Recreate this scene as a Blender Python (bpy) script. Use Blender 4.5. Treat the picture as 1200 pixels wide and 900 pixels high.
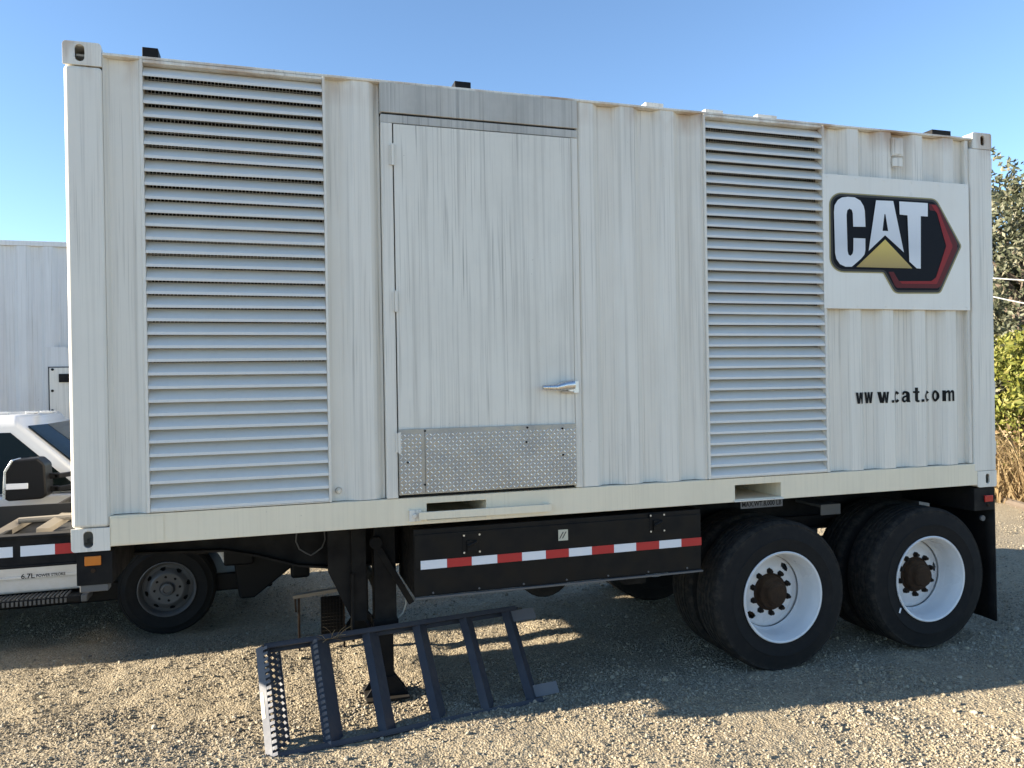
import bpy, bmesh, math, random
import numpy as np
from mathutils import Vector, Matrix
random.seed(7); RNG = np.random.default_rng(7)
scn = bpy.context.scene
COL = scn.collection
for o in list(bpy.data.objects): bpy.data.objects.remove(o)
R = math.radians

# ------------------------------------------------------------------ camera
FPX = 905.0                                        # focal length in pixels of the 1200 x 900 photograph
CAM = Vector((0.994, -4.385, 1.958))
CX = Vector((0.956, -0.294, -0.017)).normalized()   # camera right
CF = Vector((0.294, 0.956, -0.0018)).normalized()   # camera forward
CX = (CX - CF * CX.dot(CF)).normalized()
CD = CF.cross(CX)                                   # camera down
cam_d = bpy.data.cameras.new('camera'); cam_d.sensor_width = 36; cam_d.lens = FPX / 1200 * 36
cam_d.clip_start = 0.05; cam_d.clip_end = 3000
cam = bpy.data.objects.new('camera', cam_d); COL.objects.link(cam)
m = Matrix((CX, -CD, -CF)).transposed().to_4x4(); m.translation = CAM
cam.matrix_world = m; scn.camera = cam

def px(u, v, axis, val):
    """where the ray through photo pixel (u, v) meets the plane axis = val"""
    d = CX * ((u - 600) / FPX) + CD * ((v - 450) / FPX) + CF
    return CAM + d * ((val - CAM[axis]) / d[axis])
def F(u, v, y=0.0):
    p = px(u, v, 1, y); return (p.x, p.z)

# ------------------------------------------------------------------ light
SUN = Vector((-3.3, 0.42, 1.0)).normalized()        # towards the sun
EL = math.asin(SUN.z); AZ = math.atan2(SUN.x, SUN.y)
w = bpy.data.worlds.new('World'); scn.world = w; w.use_nodes = True
nt = w.node_tree; bg = nt.nodes['Background']
sky = nt.nodes.new('ShaderNodeTexSky'); sky.sky_type = 'NISHITA'; sky.sun_disc = False
sky.sun_elevation = EL; sky.sun_rotation = AZ; sky.altitude = 900; sky.air_density = 1.0; sky.dust_density = 0.0; sky.ozone_density = 3.0
nt.links.new(sky.outputs[0], bg.inputs[0]); bg.inputs[1].default_value = 0.078
sl = bpy.data.lights.new('sun', 'SUN'); sl.energy = 5.0; sl.angle = R(0.5); sl.color = (1.0, 0.89, 0.72)
so = bpy.data.objects.new('sun', sl); COL.objects.link(so)
so.rotation_euler = SUN.to_track_quat('Z', 'Y').to_euler(); so.location = (-6, 2, 9)
scn.view_settings.view_transform = 'Standard'; scn.view_settings.look = 'None'
scn.view_settings.gamma = 1; scn.view_settings.exposure = 1.95
scn.render.engine = 'CYCLES'

# ------------------------------------------------------------------ materials
def nd(t, kind, **kw):
    n = t.nodes.new(kind)
    for k, v in kw.items():
        if k.startswith('i_'):
            n.inputs[k[2:].replace('_', ' ')].default_value = v
        else: setattr(n, k, v)
    return n
def new_mat(name, col=(.8, .8, .8), rough=.5, metal=0., spec=.5):
    mt = bpy.data.materials.new(name); mt.use_nodes = True
    b = mt.node_tree.nodes['Principled BSDF']
    b.inputs['Base Color'].default_value = (*col, 1); b.inputs['Roughness'].default_value = rough
    b.inputs['Metallic'].default_value = metal; b.inputs['Specular IOR Level'].default_value = spec
    return mt
def lnk(t, a, b): t.links.new(a, b)
def noise(t, scale, vec=(1, 1, 1), detail=4, rough=.55, coord='Object'):
    tc = nd(t, 'ShaderNodeTexCoord'); mp = nd(t, 'ShaderNodeMapping'); mp.inputs['Scale'].default_value = vec
    n = nd(t, 'ShaderNodeTexNoise'); n.inputs['Scale'].default_value = scale; n.inputs['Detail'].default_value = detail
    n.inputs['Roughness'].default_value = rough
    lnk(t, tc.outputs[coord], mp.inputs[0]); lnk(t, mp.outputs[0], n.inputs['Vector'])
    return n.outputs['Fac']
def ramp(t, src, a, b, lo=0., hi=1.):
    r = nd(t, 'ShaderNodeMapRange'); r.inputs[1].default_value = a; r.inputs[2].default_value = b
    r.inputs[3].default_value = lo; r.inputs[4].default_value = hi; lnk(t, src, r.inputs[0]); return r.outputs[0]
def mix(t, fac, a, b):
    x = nd(t, 'ShaderNodeMix', data_type='RGBA')
    if isinstance(fac, float): x.inputs[0].default_value = fac
    else: lnk(t, fac, x.inputs[0])
    for i, c in ((6, a), (7, b)):
        if isinstance(c, tuple): x.inputs[i].default_value = (*c, 1)
        else: lnk(t, c, x.inputs[i])
    return x.outputs[2]
def mth(t, op, a, b):
    x = nd(t, 'ShaderNodeMath', operation=op)
    for i, c in ((0, a), (1, b)):
        if isinstance(c, (int, float)): x.inputs[i].default_value = c
        else: lnk(t, c, x.inputs[i])
    return x.outputs[0]
def axis(t, k, coord='Object'):
    tc = nd(t, 'ShaderNodeTexCoord'); s = nd(t, 'ShaderNodeSeparateXYZ'); lnk(t, tc.outputs[coord], s.inputs[0]); return s.outputs[k]
def bump(t, h, dist=.002, strength=.5):
    b = nd(t, 'ShaderNodeBump'); b.inputs['Strength'].default_value = strength; b.inputs['Distance'].default_value = dist
    lnk(t, h, b.inputs['Height']); lnk(t, b.outputs[0], t.nodes['Principled BSDF'].inputs['Normal'])

def weathered(name, base, streak=.35, dirt=(.30, .285, .25), rust=0., grime=.25, rough=.42, top_dirt=None):
    """old enamel paint: run-off streaks, blotches, chips and rust"""
    mt = new_mat(name, base, rough); t = mt.node_tree; b = t.nodes['Principled BSDF']
    s1 = ramp(t, noise(t, 1.0, (38, 38, .55), 3, .6), .50, .72, 0, streak)
    s2 = ramp(t, noise(t, 1.0, (110, 110, 1.3), 2, .5), .56, .70, 0, streak * .9)
    msk = ramp(t, noise(t, 1.6, (1.3, 1.3, .5), 3), .38, .66)
    s2 = mth(t, 'MULTIPLY', s2, msk)
    c = mix(t, s1, base, tuple(x * .62 + y * .30 for x, y in zip(base, dirt)))
    c = mix(t, s2, c, dirt)
    blot = ramp(t, noise(t, 2.3, (1, 1, .7), 5, .65), .45, .8, 0, grime)
    c = mix(t, blot, c, tuple(x * .55 + y * .3 for x, y in zip(base, dirt)))
    sp = ramp(t, noise(t, 55, (1, 1, 1), 2), .74, .78, 0, .55)
    sp = mth(t, 'MULTIPLY', sp, ramp(t, noise(t, 2.2, (1, 1, 1), 2), .52, .62))
    c = mix(t, sp, c, (.16, .14, .12))
    if rust:
        zt = ramp(t, axis(t, 2), 3.52, 3.66)
        rn = ramp(t, noise(t, 3.2, (1, 1, .35), 4), .46, .62, 0, rust)
        c = mix(t, mth(t, 'MULTIPLY', zt, rn), c, (.36, .20, .09))
    lnk(t, c, b.inputs['Base Color'])
    lnk(t, ramp(t, noise(t, 7, (1, 1, .6), 4), .3, .7, rough - .1, rough + .22), b.inputs['Roughness'])
    bump(t, noise(t, 3.0, (1, 1, .8), 3), .004, .35)
    return mt

M = {}
M['paint'] = weathered('container paint', (.74, .705, .63), .7, rust=.8, grime=.22)
M['door'] = weathered('door paint', (.73, .70, .625), .85, (.27, .25, .22), grime=.34)
M['header'] = weathered('door header paint', (.50, .485, .445), 1.0, (.17, .16, .145), grime=.9)
M['rail'] = weathered('rail paint', (.78, .70, .54), .22, (.36, .30, .20), grime=.3)
M['slat'] = weathered('louver paint', (.70, .685, .645), .12, grime=.2, rough=.5)
M['panel'] = weathered('sign panel paint', (.77, .745, .68), .12, grime=.10, rough=.35)
M['neighbour'] = weathered('neighbour paint', (.66, .66, .65), .5, grime=.25)
def dark_steel(name, col, dust, amount, rough=.5, dscale=4.):
    mt = new_mat(name, col, rough); t = mt.node_tree; b = t.nodes['Principled BSDF']
    f = ramp(t, noise(t, dscale, (1, 1, 1), 6, .7), .42, .75, 0, amount)
    c = mix(t, f, col, dust)
    g = nd(t, 'ShaderNodeNewGeometry'); s = nd(t, 'ShaderNodeSeparateXYZ'); lnk(t, g.outputs['Normal'], s.inputs[0])
    up = ramp(t, s.outputs[2], .35, .95, 0, min(1, amount * 1.6))
    c = mix(t, up, c, dust)
    lnk(t, c, b.inputs['Base Color'])
    lnk(t, ramp(t, noise(t, 9, (1, 1, 1), 4), .3, .7, rough - .1, rough + .25), b.inputs['Roughness'])
    b.inputs['Specular IOR Level'].default_value = .2
    bump(t, noise(t, 30, (1, 1, 1), 4), .001, .35)
    return mt
M['black'] = dark_steel('black chassis paint', (.006, .006, .007), (.055, .048, .038), .22, .6)
M['boxblack'] = dark_steel('tool box paint', (.004, .004, .0045), (.030, .024, .017), .20, .45, 2.)
M['hole'] = new_mat('dark interior', (.008, .008, .008), .9)
M['ladder'] = dark_steel('ladder steel', (.030, .035, .050), (.12, .115, .11), .25, .42)
M['ladder_lip'] = dark_steel('ladder light lip', (.11, .115, .135), (.26, .245, .22), .3, .45)  # lighter steel for the first tread, the teeth and the brackets
def rubber():
    mt = new_mat('tyre rubber', (.012, .012, .012), .85, spec=.18); t = mt.node_tree; b = t.nodes['Principled BSDF']
    f = ramp(t, noise(t, 9, (1, 1, 1), 6, .7), .45, .8, 0, .22)
    c = mix(t, f, (.013, .013, .0135), (.05, .044, .036))
    tc = nd(t, 'ShaderNodeTexCoord'); ln = nd(t, 'ShaderNodeVectorMath', operation='LENGTH')
    ml = nd(t, 'ShaderNodeVectorMath', operation='MULTIPLY'); ml.inputs[1].default_value = (1, 0, 1)
    lnk(t, tc.outputs['Object'], ml.inputs[0]); lnk(t, ml.outputs[0], ln.inputs[0])
    # scuffed shoulder and dusty bead
    sh = mth(t, 'MULTIPLY', ramp(t, ln.outputs['Value'], .455, .485), ramp(t, noise(t, 26, (1, 1, 1), 5, .7), .42, .62, 0, .55))
    c = mix(t, sh, c, (.055, .047, .037)); lnk(t, c, b.inputs['Base Color'])
    bump(t, noise(t, 60, (1, 1, 1), 4), .0012, .4); return mt
M['rubber'] = rubber()
M['rim'] = weathered('white wheel enamel', (.66, .67, .68), .05, (.26, .18, .11), grime=.55, rough=.3)
M['truckrim'] = weathered('grey steel wheel', (.085, .085, .088), .1, (.12, .1, .08), grime=.4, rough=.4)
M['rust'] = dark_steel('rusty hub', (.030, .018, .011), (.085, .052, .03), .45, .8, 14.)
M['nut'] = dark_steel('lug nut', (.012, .010, .009), (.05, .035, .022), .3, .7, 14.)
def chrome(name, col, rough):
    mt = new_mat(name, col, rough, 1.0); t = mt.node_tree; b = t.nodes['Principled BSDF']
    lnk(t, ramp(t, noise(t, 14, (1, 1, 1), 5, .7), .3, .75, rough - .08, rough + .22), b.inputs['Roughness'])
    lnk(t, mix(t, ramp(t, noise(t, 5, (1, 1, 1), 4), .4, .75, 0, .45), col, tuple(x * .62 for x in col)), b.inputs['Base Color']); return mt
M['alu'] = chrome('tread plate aluminium', (.80, .79, .76), .26)
M['aluflat'] = chrome('tread plate sheet', (.36, .355, .35), .36)
M['chrome'] = chrome('zinc handle', (.74, .74, .74), .24)
M['galv'] = chrome('galvanised bolt', (.62, .61, .58), .4)
def flat(name, col, rough=.45, spec=.5): M[name] = new_mat(name, col, rough, 0, spec); return M[name]
flat('seal', (.012, .012, .012), .8); flat('decal_gold', (.30, .25, .10), .4); flat('decal_grey', (.04, .037, .033), .5, .25)
flat('decal_navy', (.004, .005, .009), .6, .15); flat('decal_red', (.25, .014, .016), .45, .2); flat('decal_red_dark', (.10, .007, .009), .45, .2)
flat('letter_black', (.004, .004, .005), .6, .2); flat('amber', (.55, .16, .015), .25); flat('lens_red', (.42, .018, .015), .25)
flat('tape_red', (.42, .016, .020), .35); flat('tape_white', (.70, .72, .76), .35); flat('sticker', (.50, .48, .38), .6)
flat('sticker_ink', (.06, .055, .05), .6); flat('plate_grey', (.10, .10, .10), .6); flat('dusty', (.24, .21, .17), .85)
flat('hose', (.45, .44, .40), .5); flat('cable', (.62, .62, .60), .5)
def silver():
    mt = new_mat('decal silver', (.6, .62, .66), .3); t = mt.node_tree
    z = ramp(t, axis(t, 2), 2.62, 3.17)
    f = mth(t, 'ABSOLUTE', mth(t, 'SUBTRACT', z, .45), 0)
    lnk(t, mix(t, ramp(t, f, 0, .5), (.56, .58, .62), (.70, .72, .75)), t.nodes['Principled BSDF'].inputs['Base Color'])
    return mt
M['decal_silver'] = silver()
def yellow():
    mt = new_mat('decal yellow', (.5, .38, .06), .35); t = mt.node_tree
    lnk(t, mix(t, ramp(t, axis(t, 2), 2.68, 2.88), (.28, .185, .045), (.60, .43, .07)), t.nodes['Principled BSDF'].inputs['Base Color']); return mt
M['decal_yellow'] = yellow()
def carpaint():
    mt = new_mat('white car paint', (.72, .73, .74), .22); t = mt.node_tree; b = t.nodes['Principled BSDF']
    b.inputs['Coat Weight'].default_value = .6; b.inputs['Coat Roughness'].default_value = .08
    low = ramp(t, axis(t, 2), .75, .30, 0, .55); n = ramp(t, noise(t, 6, (1, 1, 1), 5, .7), .35, .7)
    lnk(t, mix(t, mth(t, 'MULTIPLY', low, n), (.60, .61, .62), (.40, .35, .28)), b.inputs['Base Color']); return mt
M['carpaint'] = carpaint()
M['glass'] = new_mat('tinted glass', (.006, .010, .010), .08, 0, .22)
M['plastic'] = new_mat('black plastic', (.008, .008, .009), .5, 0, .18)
def ground_mat():
    mt = new_mat('gravel ground', (.36, .33, .27), .95, spec=.2); t = mt.node_tree; b = t.nodes['Principled BSDF']
    a = noise(t, 90, (1, 1, 1), 4, .7); c = mix(t, ramp(t, a, .32, .68), (.19, .155, .106), (.41, .34, .235))
    bl = noise(t, 1.1, (1, 1, 1), 5, .6); c = mix(t, ramp(t, bl, .40, .62, 0, .55), c, (.34, .278, .185))
    v = nd(t, 'ShaderNodeTexVoronoi'); v.inputs['Scale'].default_value = 75
    tc = nd(t, 'ShaderNodeTexCoord'); lnk(t, tc.outputs['Object'], v.inputs['Vector'])
    sep = nd(t, 'ShaderNodeSeparateColor'); lnk(t, v.outputs['Color'], sep.inputs[0])
    c = mix(t, ramp(t, sep.outputs[0], .62, .95, 0, .6), c, (.43, .38, .285)); c = mix(t, ramp(t, sep.outputs[1], .75, .95, 0, .6), c, (.13, .115, .095))
    lnk(t, c, b.inputs['Base Color'])
    h = mth(t, 'ADD', mth(t, 'MULTIPLY', v.outputs['Distance'], -1.2), mth(t, 'MULTIPLY', noise(t, 160, (1, 1, 1), 3, .7), .7))
    bump(t, h, .008, .8); return mt
M['ground'] = ground_mat()
def pebble_mat():
    mt = new_mat('pebble', (.4, .37, .3), .9, spec=.25); t = mt.node_tree; b = t.nodes['Principled BSDF']
    oi = nd(t, 'ShaderNodeObjectInfo'); cr = nd(t, 'ShaderNodeValToRGB'); lnk(t, oi.outputs['Random'], cr.inputs[0])
    e = cr.color_ramp.elements; e[0].position = 0; e[0].color = (.12, .105, .088, 1); e[1].position = 1; e[1].color = (.46, .405, .31, 1)
    for p, c in ((.25, (.27, .225, .158)), (.55, (.38, .32, .222)), (.8, (.33, .29, .225))):
        x = e.new(p); x.color = (*c, 1)
    lnk(t, mix(t, ramp(t, noise(t, 70, (1, 1, 1), 3), .35, .7, 0, .35), cr.outputs[0], (.19, .165, .125)), b.inputs['Base Color']); return mt
M['pebble'] = pebble_mat()
def leaf_mat(name, a, b2, c3):
    mt = new_mat(name, a, .55, spec=.4); t = mt.node_tree; b = t.nodes['Principled BSDF']
    g = nd(t, 'ShaderNodeNewGeometry')
    c = mix(t, ramp(t, g.outputs['Random Per Island'], .2, .7), a, b2); c = mix(t, ramp(t, g.outputs['Random Per Island'], .82, .9), c, c3)
    lnk(t, c, b.inputs['Base Color'])
    tr = nd(t, 'ShaderNodeBsdfTranslucent'); lnk(t, c, tr.inputs[0]); mx = nd(t, 'ShaderNodeMixShader'); mx.inputs[0].default_value = .3
    out = t.nodes['Material Output']; lnk(t, b.outputs[0], mx.inputs[1]); lnk(t, tr.outputs[0], mx.inputs[2]); lnk(t, mx.outputs[0], out.inputs[0]); return mt
M['oak'] = leaf_mat('evergreen oak leaf', (.085, .095, .055), (.16, .165, .10), (.27, .25, .17))
M['lime'] = leaf_mat('yellow green leaf', (.15, .17, .035), (.25, .25, .05), (.32, .29, .09))
M['straw'] = leaf_mat('dry weed', (.24, .17, .085), (.36, .27, .145), (.17, .105, .05))
M['bark'] = weathered('bark', (.13, .10, .075), .5, (.05, .04, .03), grime=.5, rough=.9)
M['wood'] = weathered('weathered pole', (.20, .15, .11), .6, (.08, .06, .05), grime=.5, rough=.9)

# ------------------------------------------------------------------ mesh helpers
class MB:
    def __init__(s): s.v = []; s.f = []
    def add(s, vs, fs):
        n = len(s.v); s.v += [tuple(p) for p in vs]; s.f += [tuple(i + n for i in f) for f in fs]; return s
    def box(s, x0, x1, y0, y1, z0, z1):
        return s.add([(x0, y0, z0), (x1, y0, z0), (x1, y1, z0), (x0, y1, z0), (x0, y0, z1), (x1, y0, z1), (x1, y1, z1), (x0, y1, z1)],
                     [(0, 3, 2, 1), (4, 5, 6, 7), (0, 1, 5, 4), (1, 2, 6, 5), (2, 3, 7, 6), (3, 0, 4, 7)])
    def obox(s, p, ax, ay, az):
        p, ax, ay, az = Vector(p), Vector(ax), Vector(ay), Vector(az)
        vs = [p + ax * i + ay * j + az * k for k in (0, 1) for j in (0, 1) for i in (0, 1)]
        return s.add(vs, [(0, 2, 3, 1), (4, 5, 7, 6), (0, 1, 5, 4), (1, 3, 7, 5), (3, 2, 6, 7), (2, 0, 4, 6)])
    def prism(s, poly, y0, y1):                     # polygon of (x, z), extruded along y
        n = len(poly); vs = [(x, y0, z) for x, z in poly] + [(x, y1, z) for x, z in poly]
        return s.add(vs, [tuple(range(n)), tuple(range(2 * n - 1, n - 1, -1))] + [(i, i + n, (i + 1) % n + n, (i + 1) % n) for i in range(n)])
    def tube(s, pts, r, n=8, cap=True):
        pts = [Vector(p) for p in pts]; rs = r if isinstance(r, (list, tuple)) else [r] * len(pts); rings = []
        for i, p in enumerate(pts):
            d = (pts[min(i + 1, len(pts) - 1)] - pts[max(i - 1, 0)]).normalized()
            a = d.orthogonal().normalized() if i == 0 else (a - d * a.dot(d)).normalized()
            b = d.cross(a); rings.append([p + (a * math.cos(2 * math.pi * k / n) + b * math.sin(2 * math.pi * k / n)) * rs[i] for k in range(n)])
        vs = [q for g in rings for q in g]; fs = []
        for i in range(len(pts) - 1):
            for k in range(n): fs.append((i * n + k, i * n + (k + 1) % n, (i + 1) * n + (k + 1) % n, (i + 1) * n + k))
        if cap: fs += [tuple(range(n - 1, -1, -1)), tuple(range((len(pts) - 1) * n, len(pts) * n))]
        return s.add(vs, fs)
    def lathe(s, prof, n=48, c=(0, 0, 0), close=False):      # (r, y) profile turned about the y axis
        m_ = len(prof); vs = [(c[0] + r * math.cos(2 * math.pi * k / n), c[1] + y, c[2] + r * math.sin(2 * math.pi * k / n)) for k in range(n) for r, y in prof]; fs = []
        for k in range(n):
            for j in range(m_ if close else m_ - 1):
                a, b = k * m_ + j, k * m_ + (j + 1) % m_; k2 = (k + 1) % n; fs.append((a, b, k2 * m_ + (j + 1) % m_, k2 * m_ + j))
        return s.add(vs, fs)
    def mesh(s, name):
        me = bpy.data.meshes.new(name); me.from_pydata(s.v, [], s.f); me.update()
        bm = bmesh.new(); bm.from_mesh(me); bmesh.ops.recalc_face_normals(bm, faces=bm.faces); bm.to_mesh(me); bm.free(); return me
    def build(s, name, mat, parent=None, bevel=0., smooth=False, seg=2, angle=35):
        return obj(name, s.mesh(name), mat, parent, bevel, smooth, seg, angle)
def origin(p):
    v = Vector((0, 0, 0))
    while p is not None: v += p.location; p = p.parent
    return v
def obj(name, me, mat, parent=None, bevel=0., smooth=False, seg=2, angle=35):
    """one mesh object; mesh coordinates are world coordinates"""
    o = bpy.data.objects.new(name, me); COL.objects.link(o)
    if mat is not None and not me.materials: me.materials.append(M[mat])
    if parent is not None: o.parent = parent; o.location = -origin(parent)
    if smooth or bevel:
        me.polygons.foreach_set('use_smooth', [True] * len(me.polygons))
        me.set_sharp_from_angle(angle=R(angle))
    if bevel:
        b = o.modifiers.new('bevel', 'BEVEL'); b.width = bevel; b.segments = seg; b.limit_method = 'ANGLE'; b.angle_limit = R(40); b.harden_normals = True
    return o
def at(o, loc, parent):                              # an object whose mesh has its own local origin
    o.parent = parent; o.location = Vector(loc) - origin(parent); return o
def empty(name, loc, label=None, cat=None, group=None, rz=0):
    o = bpy.data.objects.new(name, None); COL.objects.link(o); o.location = loc; o.rotation_euler.z = rz; o.empty_display_size = .2
    if label: tag(o, label, cat, group)
    return o
def tag(o, label, cat, group=None):
    o['label'] = label; o['category'] = cat
    if group: o['group'] = group
    return o
def copy_tree(o, parent=None):
    c = o.copy(); COL.objects.link(c)
    if parent is not None: c.parent = parent
    for ch in list(o.children): copy_tree(ch, c)
    return c
def plate(mb, outer, holes, y0, y1):
    """flat plate in the xz plane with polygonal holes, y0 to y1 thick"""
    bm = bmesh.new(); es = []
    for loop in [outer] + holes:
        vs = [bm.verts.new((x, 0, z)) for x, z in loop]; es += [bm.edges.new((vs[i], vs[(i + 1) % len(vs)])) for i in range(len(vs))]
    bmesh.ops.triangle_fill(bm, use_beauty=True, use_dissolve=False, edges=es)
    bm.verts.index_update(); base = [tuple(v.co) for v in bm.verts]; n = len(base)
    fs = [tuple(v.index for v in f.verts) for f in bm.faces]; bd = [(e.verts[0].index, e.verts[1].index) for e in bm.edges if len(e.link_faces) == 1]; bm.free()
    mb.add([(x, y0, z) for x, _, z in base] + [(x, y1, z) for x, _, z in base], fs + [tuple(i + n for i in reversed(f)) for f in fs] + [(a, b, b + n, a + n) for a, b in bd])
def rect(x0, x1, z0, z1): return [(x0, z0), (x1, z0), (x1, z1), (x0, z1)]
def oval(cx, cz, rx, rz, n=20, flat_=.35):
    out = []
    for k in range(n):
        a = 2 * math.pi * k / n; s, c = math.sin(a), math.cos(a)
        out.append((cx + rx * c, cz + (rz - rx) * (1 if s > 0 else -1 if s < 0 else 0) + rx * s) if rz > rx else (cx + rx * c, cz + rz * s))
    return out
def text_mesh(s, size, bold=0., align='LEFT', space=1.):
    cu = bpy.data.curves.new('text', 'FONT'); cu.body = s; cu.size = size; cu.offset = bold; cu.align_x = align; cu.space_character = space; cu.resolution_u = 3
    o = bpy.data.objects.new('text', cu); COL.objects.link(o); dg = bpy.context.evaluated_depsgraph_get(); dg.update()
    me = bpy.data.meshes.new_from_object(o.evaluated_get(dg)); bpy.data.objects.remove(o); bpy.data.curves.remove(cu); me.materials.clear(); return me
def vnoise(x, y, seed=0):
    r = np.random.default_rng(seed).random((257, 257)); xi = np.floor(x).astype(int); yi = np.floor(y).astype(int); fx = x - xi; fy = y - yi
    fx = fx * fx * (3 - 2 * fx); fy = fy * fy * (3 - 2 * fy); a = xi % 256; b = yi % 256
    return (r[a, b] * (1 - fx) + r[a + 1, b] * fx) * (1 - fy) + (r[a, b + 1] * (1 - fx) + r[a + 1, b + 1] * fx) * fy
def sstep(a, b, x): t = np.clip((x - a) / (b - a), 0, 1); return t * t * (3 - 2 * t)

# ------------------------------------------------------------------ ground
def height(x, y):
    x = np.asarray(x, float); y = np.asarray(y, float)
    h = -.07 * sstep(1.5, 2.7, y) * (1 - sstep(1.6, 3.2, x))                       # lower under the pickup
    h = h + .05 * sstep(5.6, 8.5, x) + .9 * sstep(11.5, 24, x) * sstep(-2, 3, y)      # rises to the weedy bank
    wheel = np.exp(-((x - 4.8) / 1.1) ** 2 - ((y - .3) / .6) ** 2)
    h = h + (vnoise(x * 1.3 + 40, y * 1.3 + 40, 1) - .5) * .05 * (1 - .8 * wheel)
    h = h + (vnoise(x * 5 + 40, y * 5 + 40, 2) - .5) * .022 + (vnoise(x * 17 + 99, y * 17 + 99, 3) - .5) * .007
    fine = np.exp(-np.maximum(0, np.maximum(np.abs(x - 2.8) - 4.6, np.abs(y - 1.2) - 2.6)))
    return h + ((vnoise(x * 45 + 9, y * 45 + 9, 4) - .5) * .006 + (vnoise(x * 33 + 59, y * 70 + 9, 5) - .5) * .004) * fine
def axis_pts(lo, hi, step, far):
    a = list(np.arange(lo, hi, step)); s = step; p = hi
    while p < far: a.append(p); s *= 1.22; p += s
    a.append(far); s = step; p = lo - step; pre = []
    while p > -far: pre.append(p); s *= 1.22; p -= s
    pre.append(-far); return np.array(pre[::-1] + a)
gx = axis_pts(-1.4, 7.2, .0125, 900.); gy = axis_pts(-1.75, 3.0, .0125, 900.)
GX, GY = np.meshgrid(gx, gy); GZ = height(GX, GY); nx, ny = len(gx), len(gy)
me = bpy.data.meshes.new('ground'); co = np.stack([GX, GY, GZ], -1).reshape(-1, 3).astype('f4')
idx = np.arange(nx * ny).reshape(ny, nx); q = np.stack([idx[:-1, :-1], idx[:-1, 1:], idx[1:, 1:], idx[1:, :-1]], -1).reshape(-1)
nq = len(q) // 4; me.vertices.add(nx * ny); me.vertices.foreach_set('co', co.ravel()); me.loops.add(nq * 4); me.loops.foreach_set('vertex_index', q.astype('i4'))
me.polygons.add(nq); me.polygons.foreach_set('loop_start', (np.arange(nq) * 4).astype('i4')); me.polygons.foreach_set('use_smooth', np.ones(nq, bool)); me.update(); me.validate()
g = obj('ground', me, 'ground'); g['kind'] = 'structure'

def scatter(name, pts, shapes, mat, scales, label, cat):
    """loose stones: real pebbles instanced on measured points"""
    n = len(pts); me = bpy.data.meshes.new(name); me.vertices.add(n); me.vertices.foreach_set('co', np.asarray(pts, 'f4').ravel())
    a = me.attributes.new('size', 'FLOAT_VECTOR', 'POINT'); a.data.foreach_set('vector', np.asarray(scales, 'f4').ravel())
    a = me.attributes.new('turn', 'FLOAT_VECTOR', 'POINT'); a.data.foreach_set('vector', RNG.uniform(-.5, 6.28, (n, 3)).astype('f4').ravel() * np.tile([.12, .12, 1], n).astype('f4'))
    o = bpy.data.objects.new(name, me); COL.objects.link(o); ng = bpy.data.node_groups.new(name, 'GeometryNodeTree')
    ng.interface.new_socket('Geometry', in_out='INPUT', socket_type='NodeSocketGeometry'); ng.interface.new_socket('Geometry', in_out='OUTPUT', socket_type='NodeSocketGeometry')
    gi = ng.nodes.new('NodeGroupInput'); go = ng.nodes.new('NodeGroupOutput'); ip = ng.nodes.new('GeometryNodeInstanceOnPoints')
    mp = ng.nodes.new('GeometryNodeMeshToPoints'); js = ng.nodes.new('GeometryNodeGeometryToInstance')
    for s_ in shapes:
        oi = ng.nodes.new('GeometryNodeMeshIcoSphere'); oi.inputs['Radius'].default_value = 1; oi.inputs['Subdivisions'].default_value = 2 if s_ % 2 else 1
        sp = ng.nodes.new('GeometryNodeSetPosition'); nz = ng.nodes.new('ShaderNodeTexNoise'); nz.inputs['Scale'].default_value = .9; nz.noise_dimensions = '4D'; nz.inputs['W'].default_value = s_ * 3.7
        vm = ng.nodes.new('ShaderNodeVectorMath'); vm.operation = 'SUBTRACT'; vm.inputs[1].default_value = (.5, .5, .5)
        vs = ng.nodes.new('ShaderNodeVectorMath'); vs.operation = 'SCALE'; vs.inputs['Scale'].default_value = 1.9
        sm = ng.nodes.new('GeometryNodeSetMaterial'); sm.inputs['Material'].default_value = M[mat]
        ng.links.new(nz.outputs['Color'], vm.inputs[0]); ng.links.new(vm.outputs[0], vs.inputs[0]); ng.links.new(vs.outputs[0], sp.inputs['Offset'])
        ng.links.new(oi.outputs[0], sp.inputs[0]); ng.links.new(sp.outputs[0], sm.inputs[0]); ng.links.new(sm.outputs[0], js.inputs[0])
    sz = ng.nodes.new('GeometryNodeInputNamedAttribute'); sz.data_type = 'FLOAT_VECTOR'; sz.inputs[0].default_value = 'size'
    tn = ng.nodes.new('GeometryNodeInputNamedAttribute'); tn.data_type = 'FLOAT_VECTOR'; tn.inputs[0].default_value = 'turn'
    ip.inputs['Pick Instance'].default_value = True
    ng.links.new(gi.outputs[0], mp.inputs[0]); ng.links.new(mp.outputs[0], ip.inputs['Points']); ng.links.new(js.outputs[0], ip.inputs['Instance'])
    ng.links.new(tn.outputs[0], ip.inputs['Rotation']); ng.links.new(sz.outputs[0], ip.inputs['Scale']); ng.links.new(ip.outputs[0], go.inputs[0])
    md = o.modifiers.new('scatter', 'NODES'); md.node_group = ng; o['kind'] = 'stuff'; return tag(o, label, cat)
N = 300000
X = np.where(RNG.random(N) < .9, RNG.uniform(-1.6, 7.6, N), RNG.uniform(7.6, 11.5, N)); Y = np.where(RNG.random(N) < .62, RNG.uniform(-1.75, .9, N), RNG.uniform(.9, 5.2, N))
clump = vnoise(X * 1.7 + 30, Y * 2.6 + 30, 11) * .65 + vnoise(X * 6 + 30, Y * 6 + 30, 12) * .35
track = np.exp(-((Y + .95 + .05 * np.sin(X)) / .16) ** 2)                 # finer, packed wheel track
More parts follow.
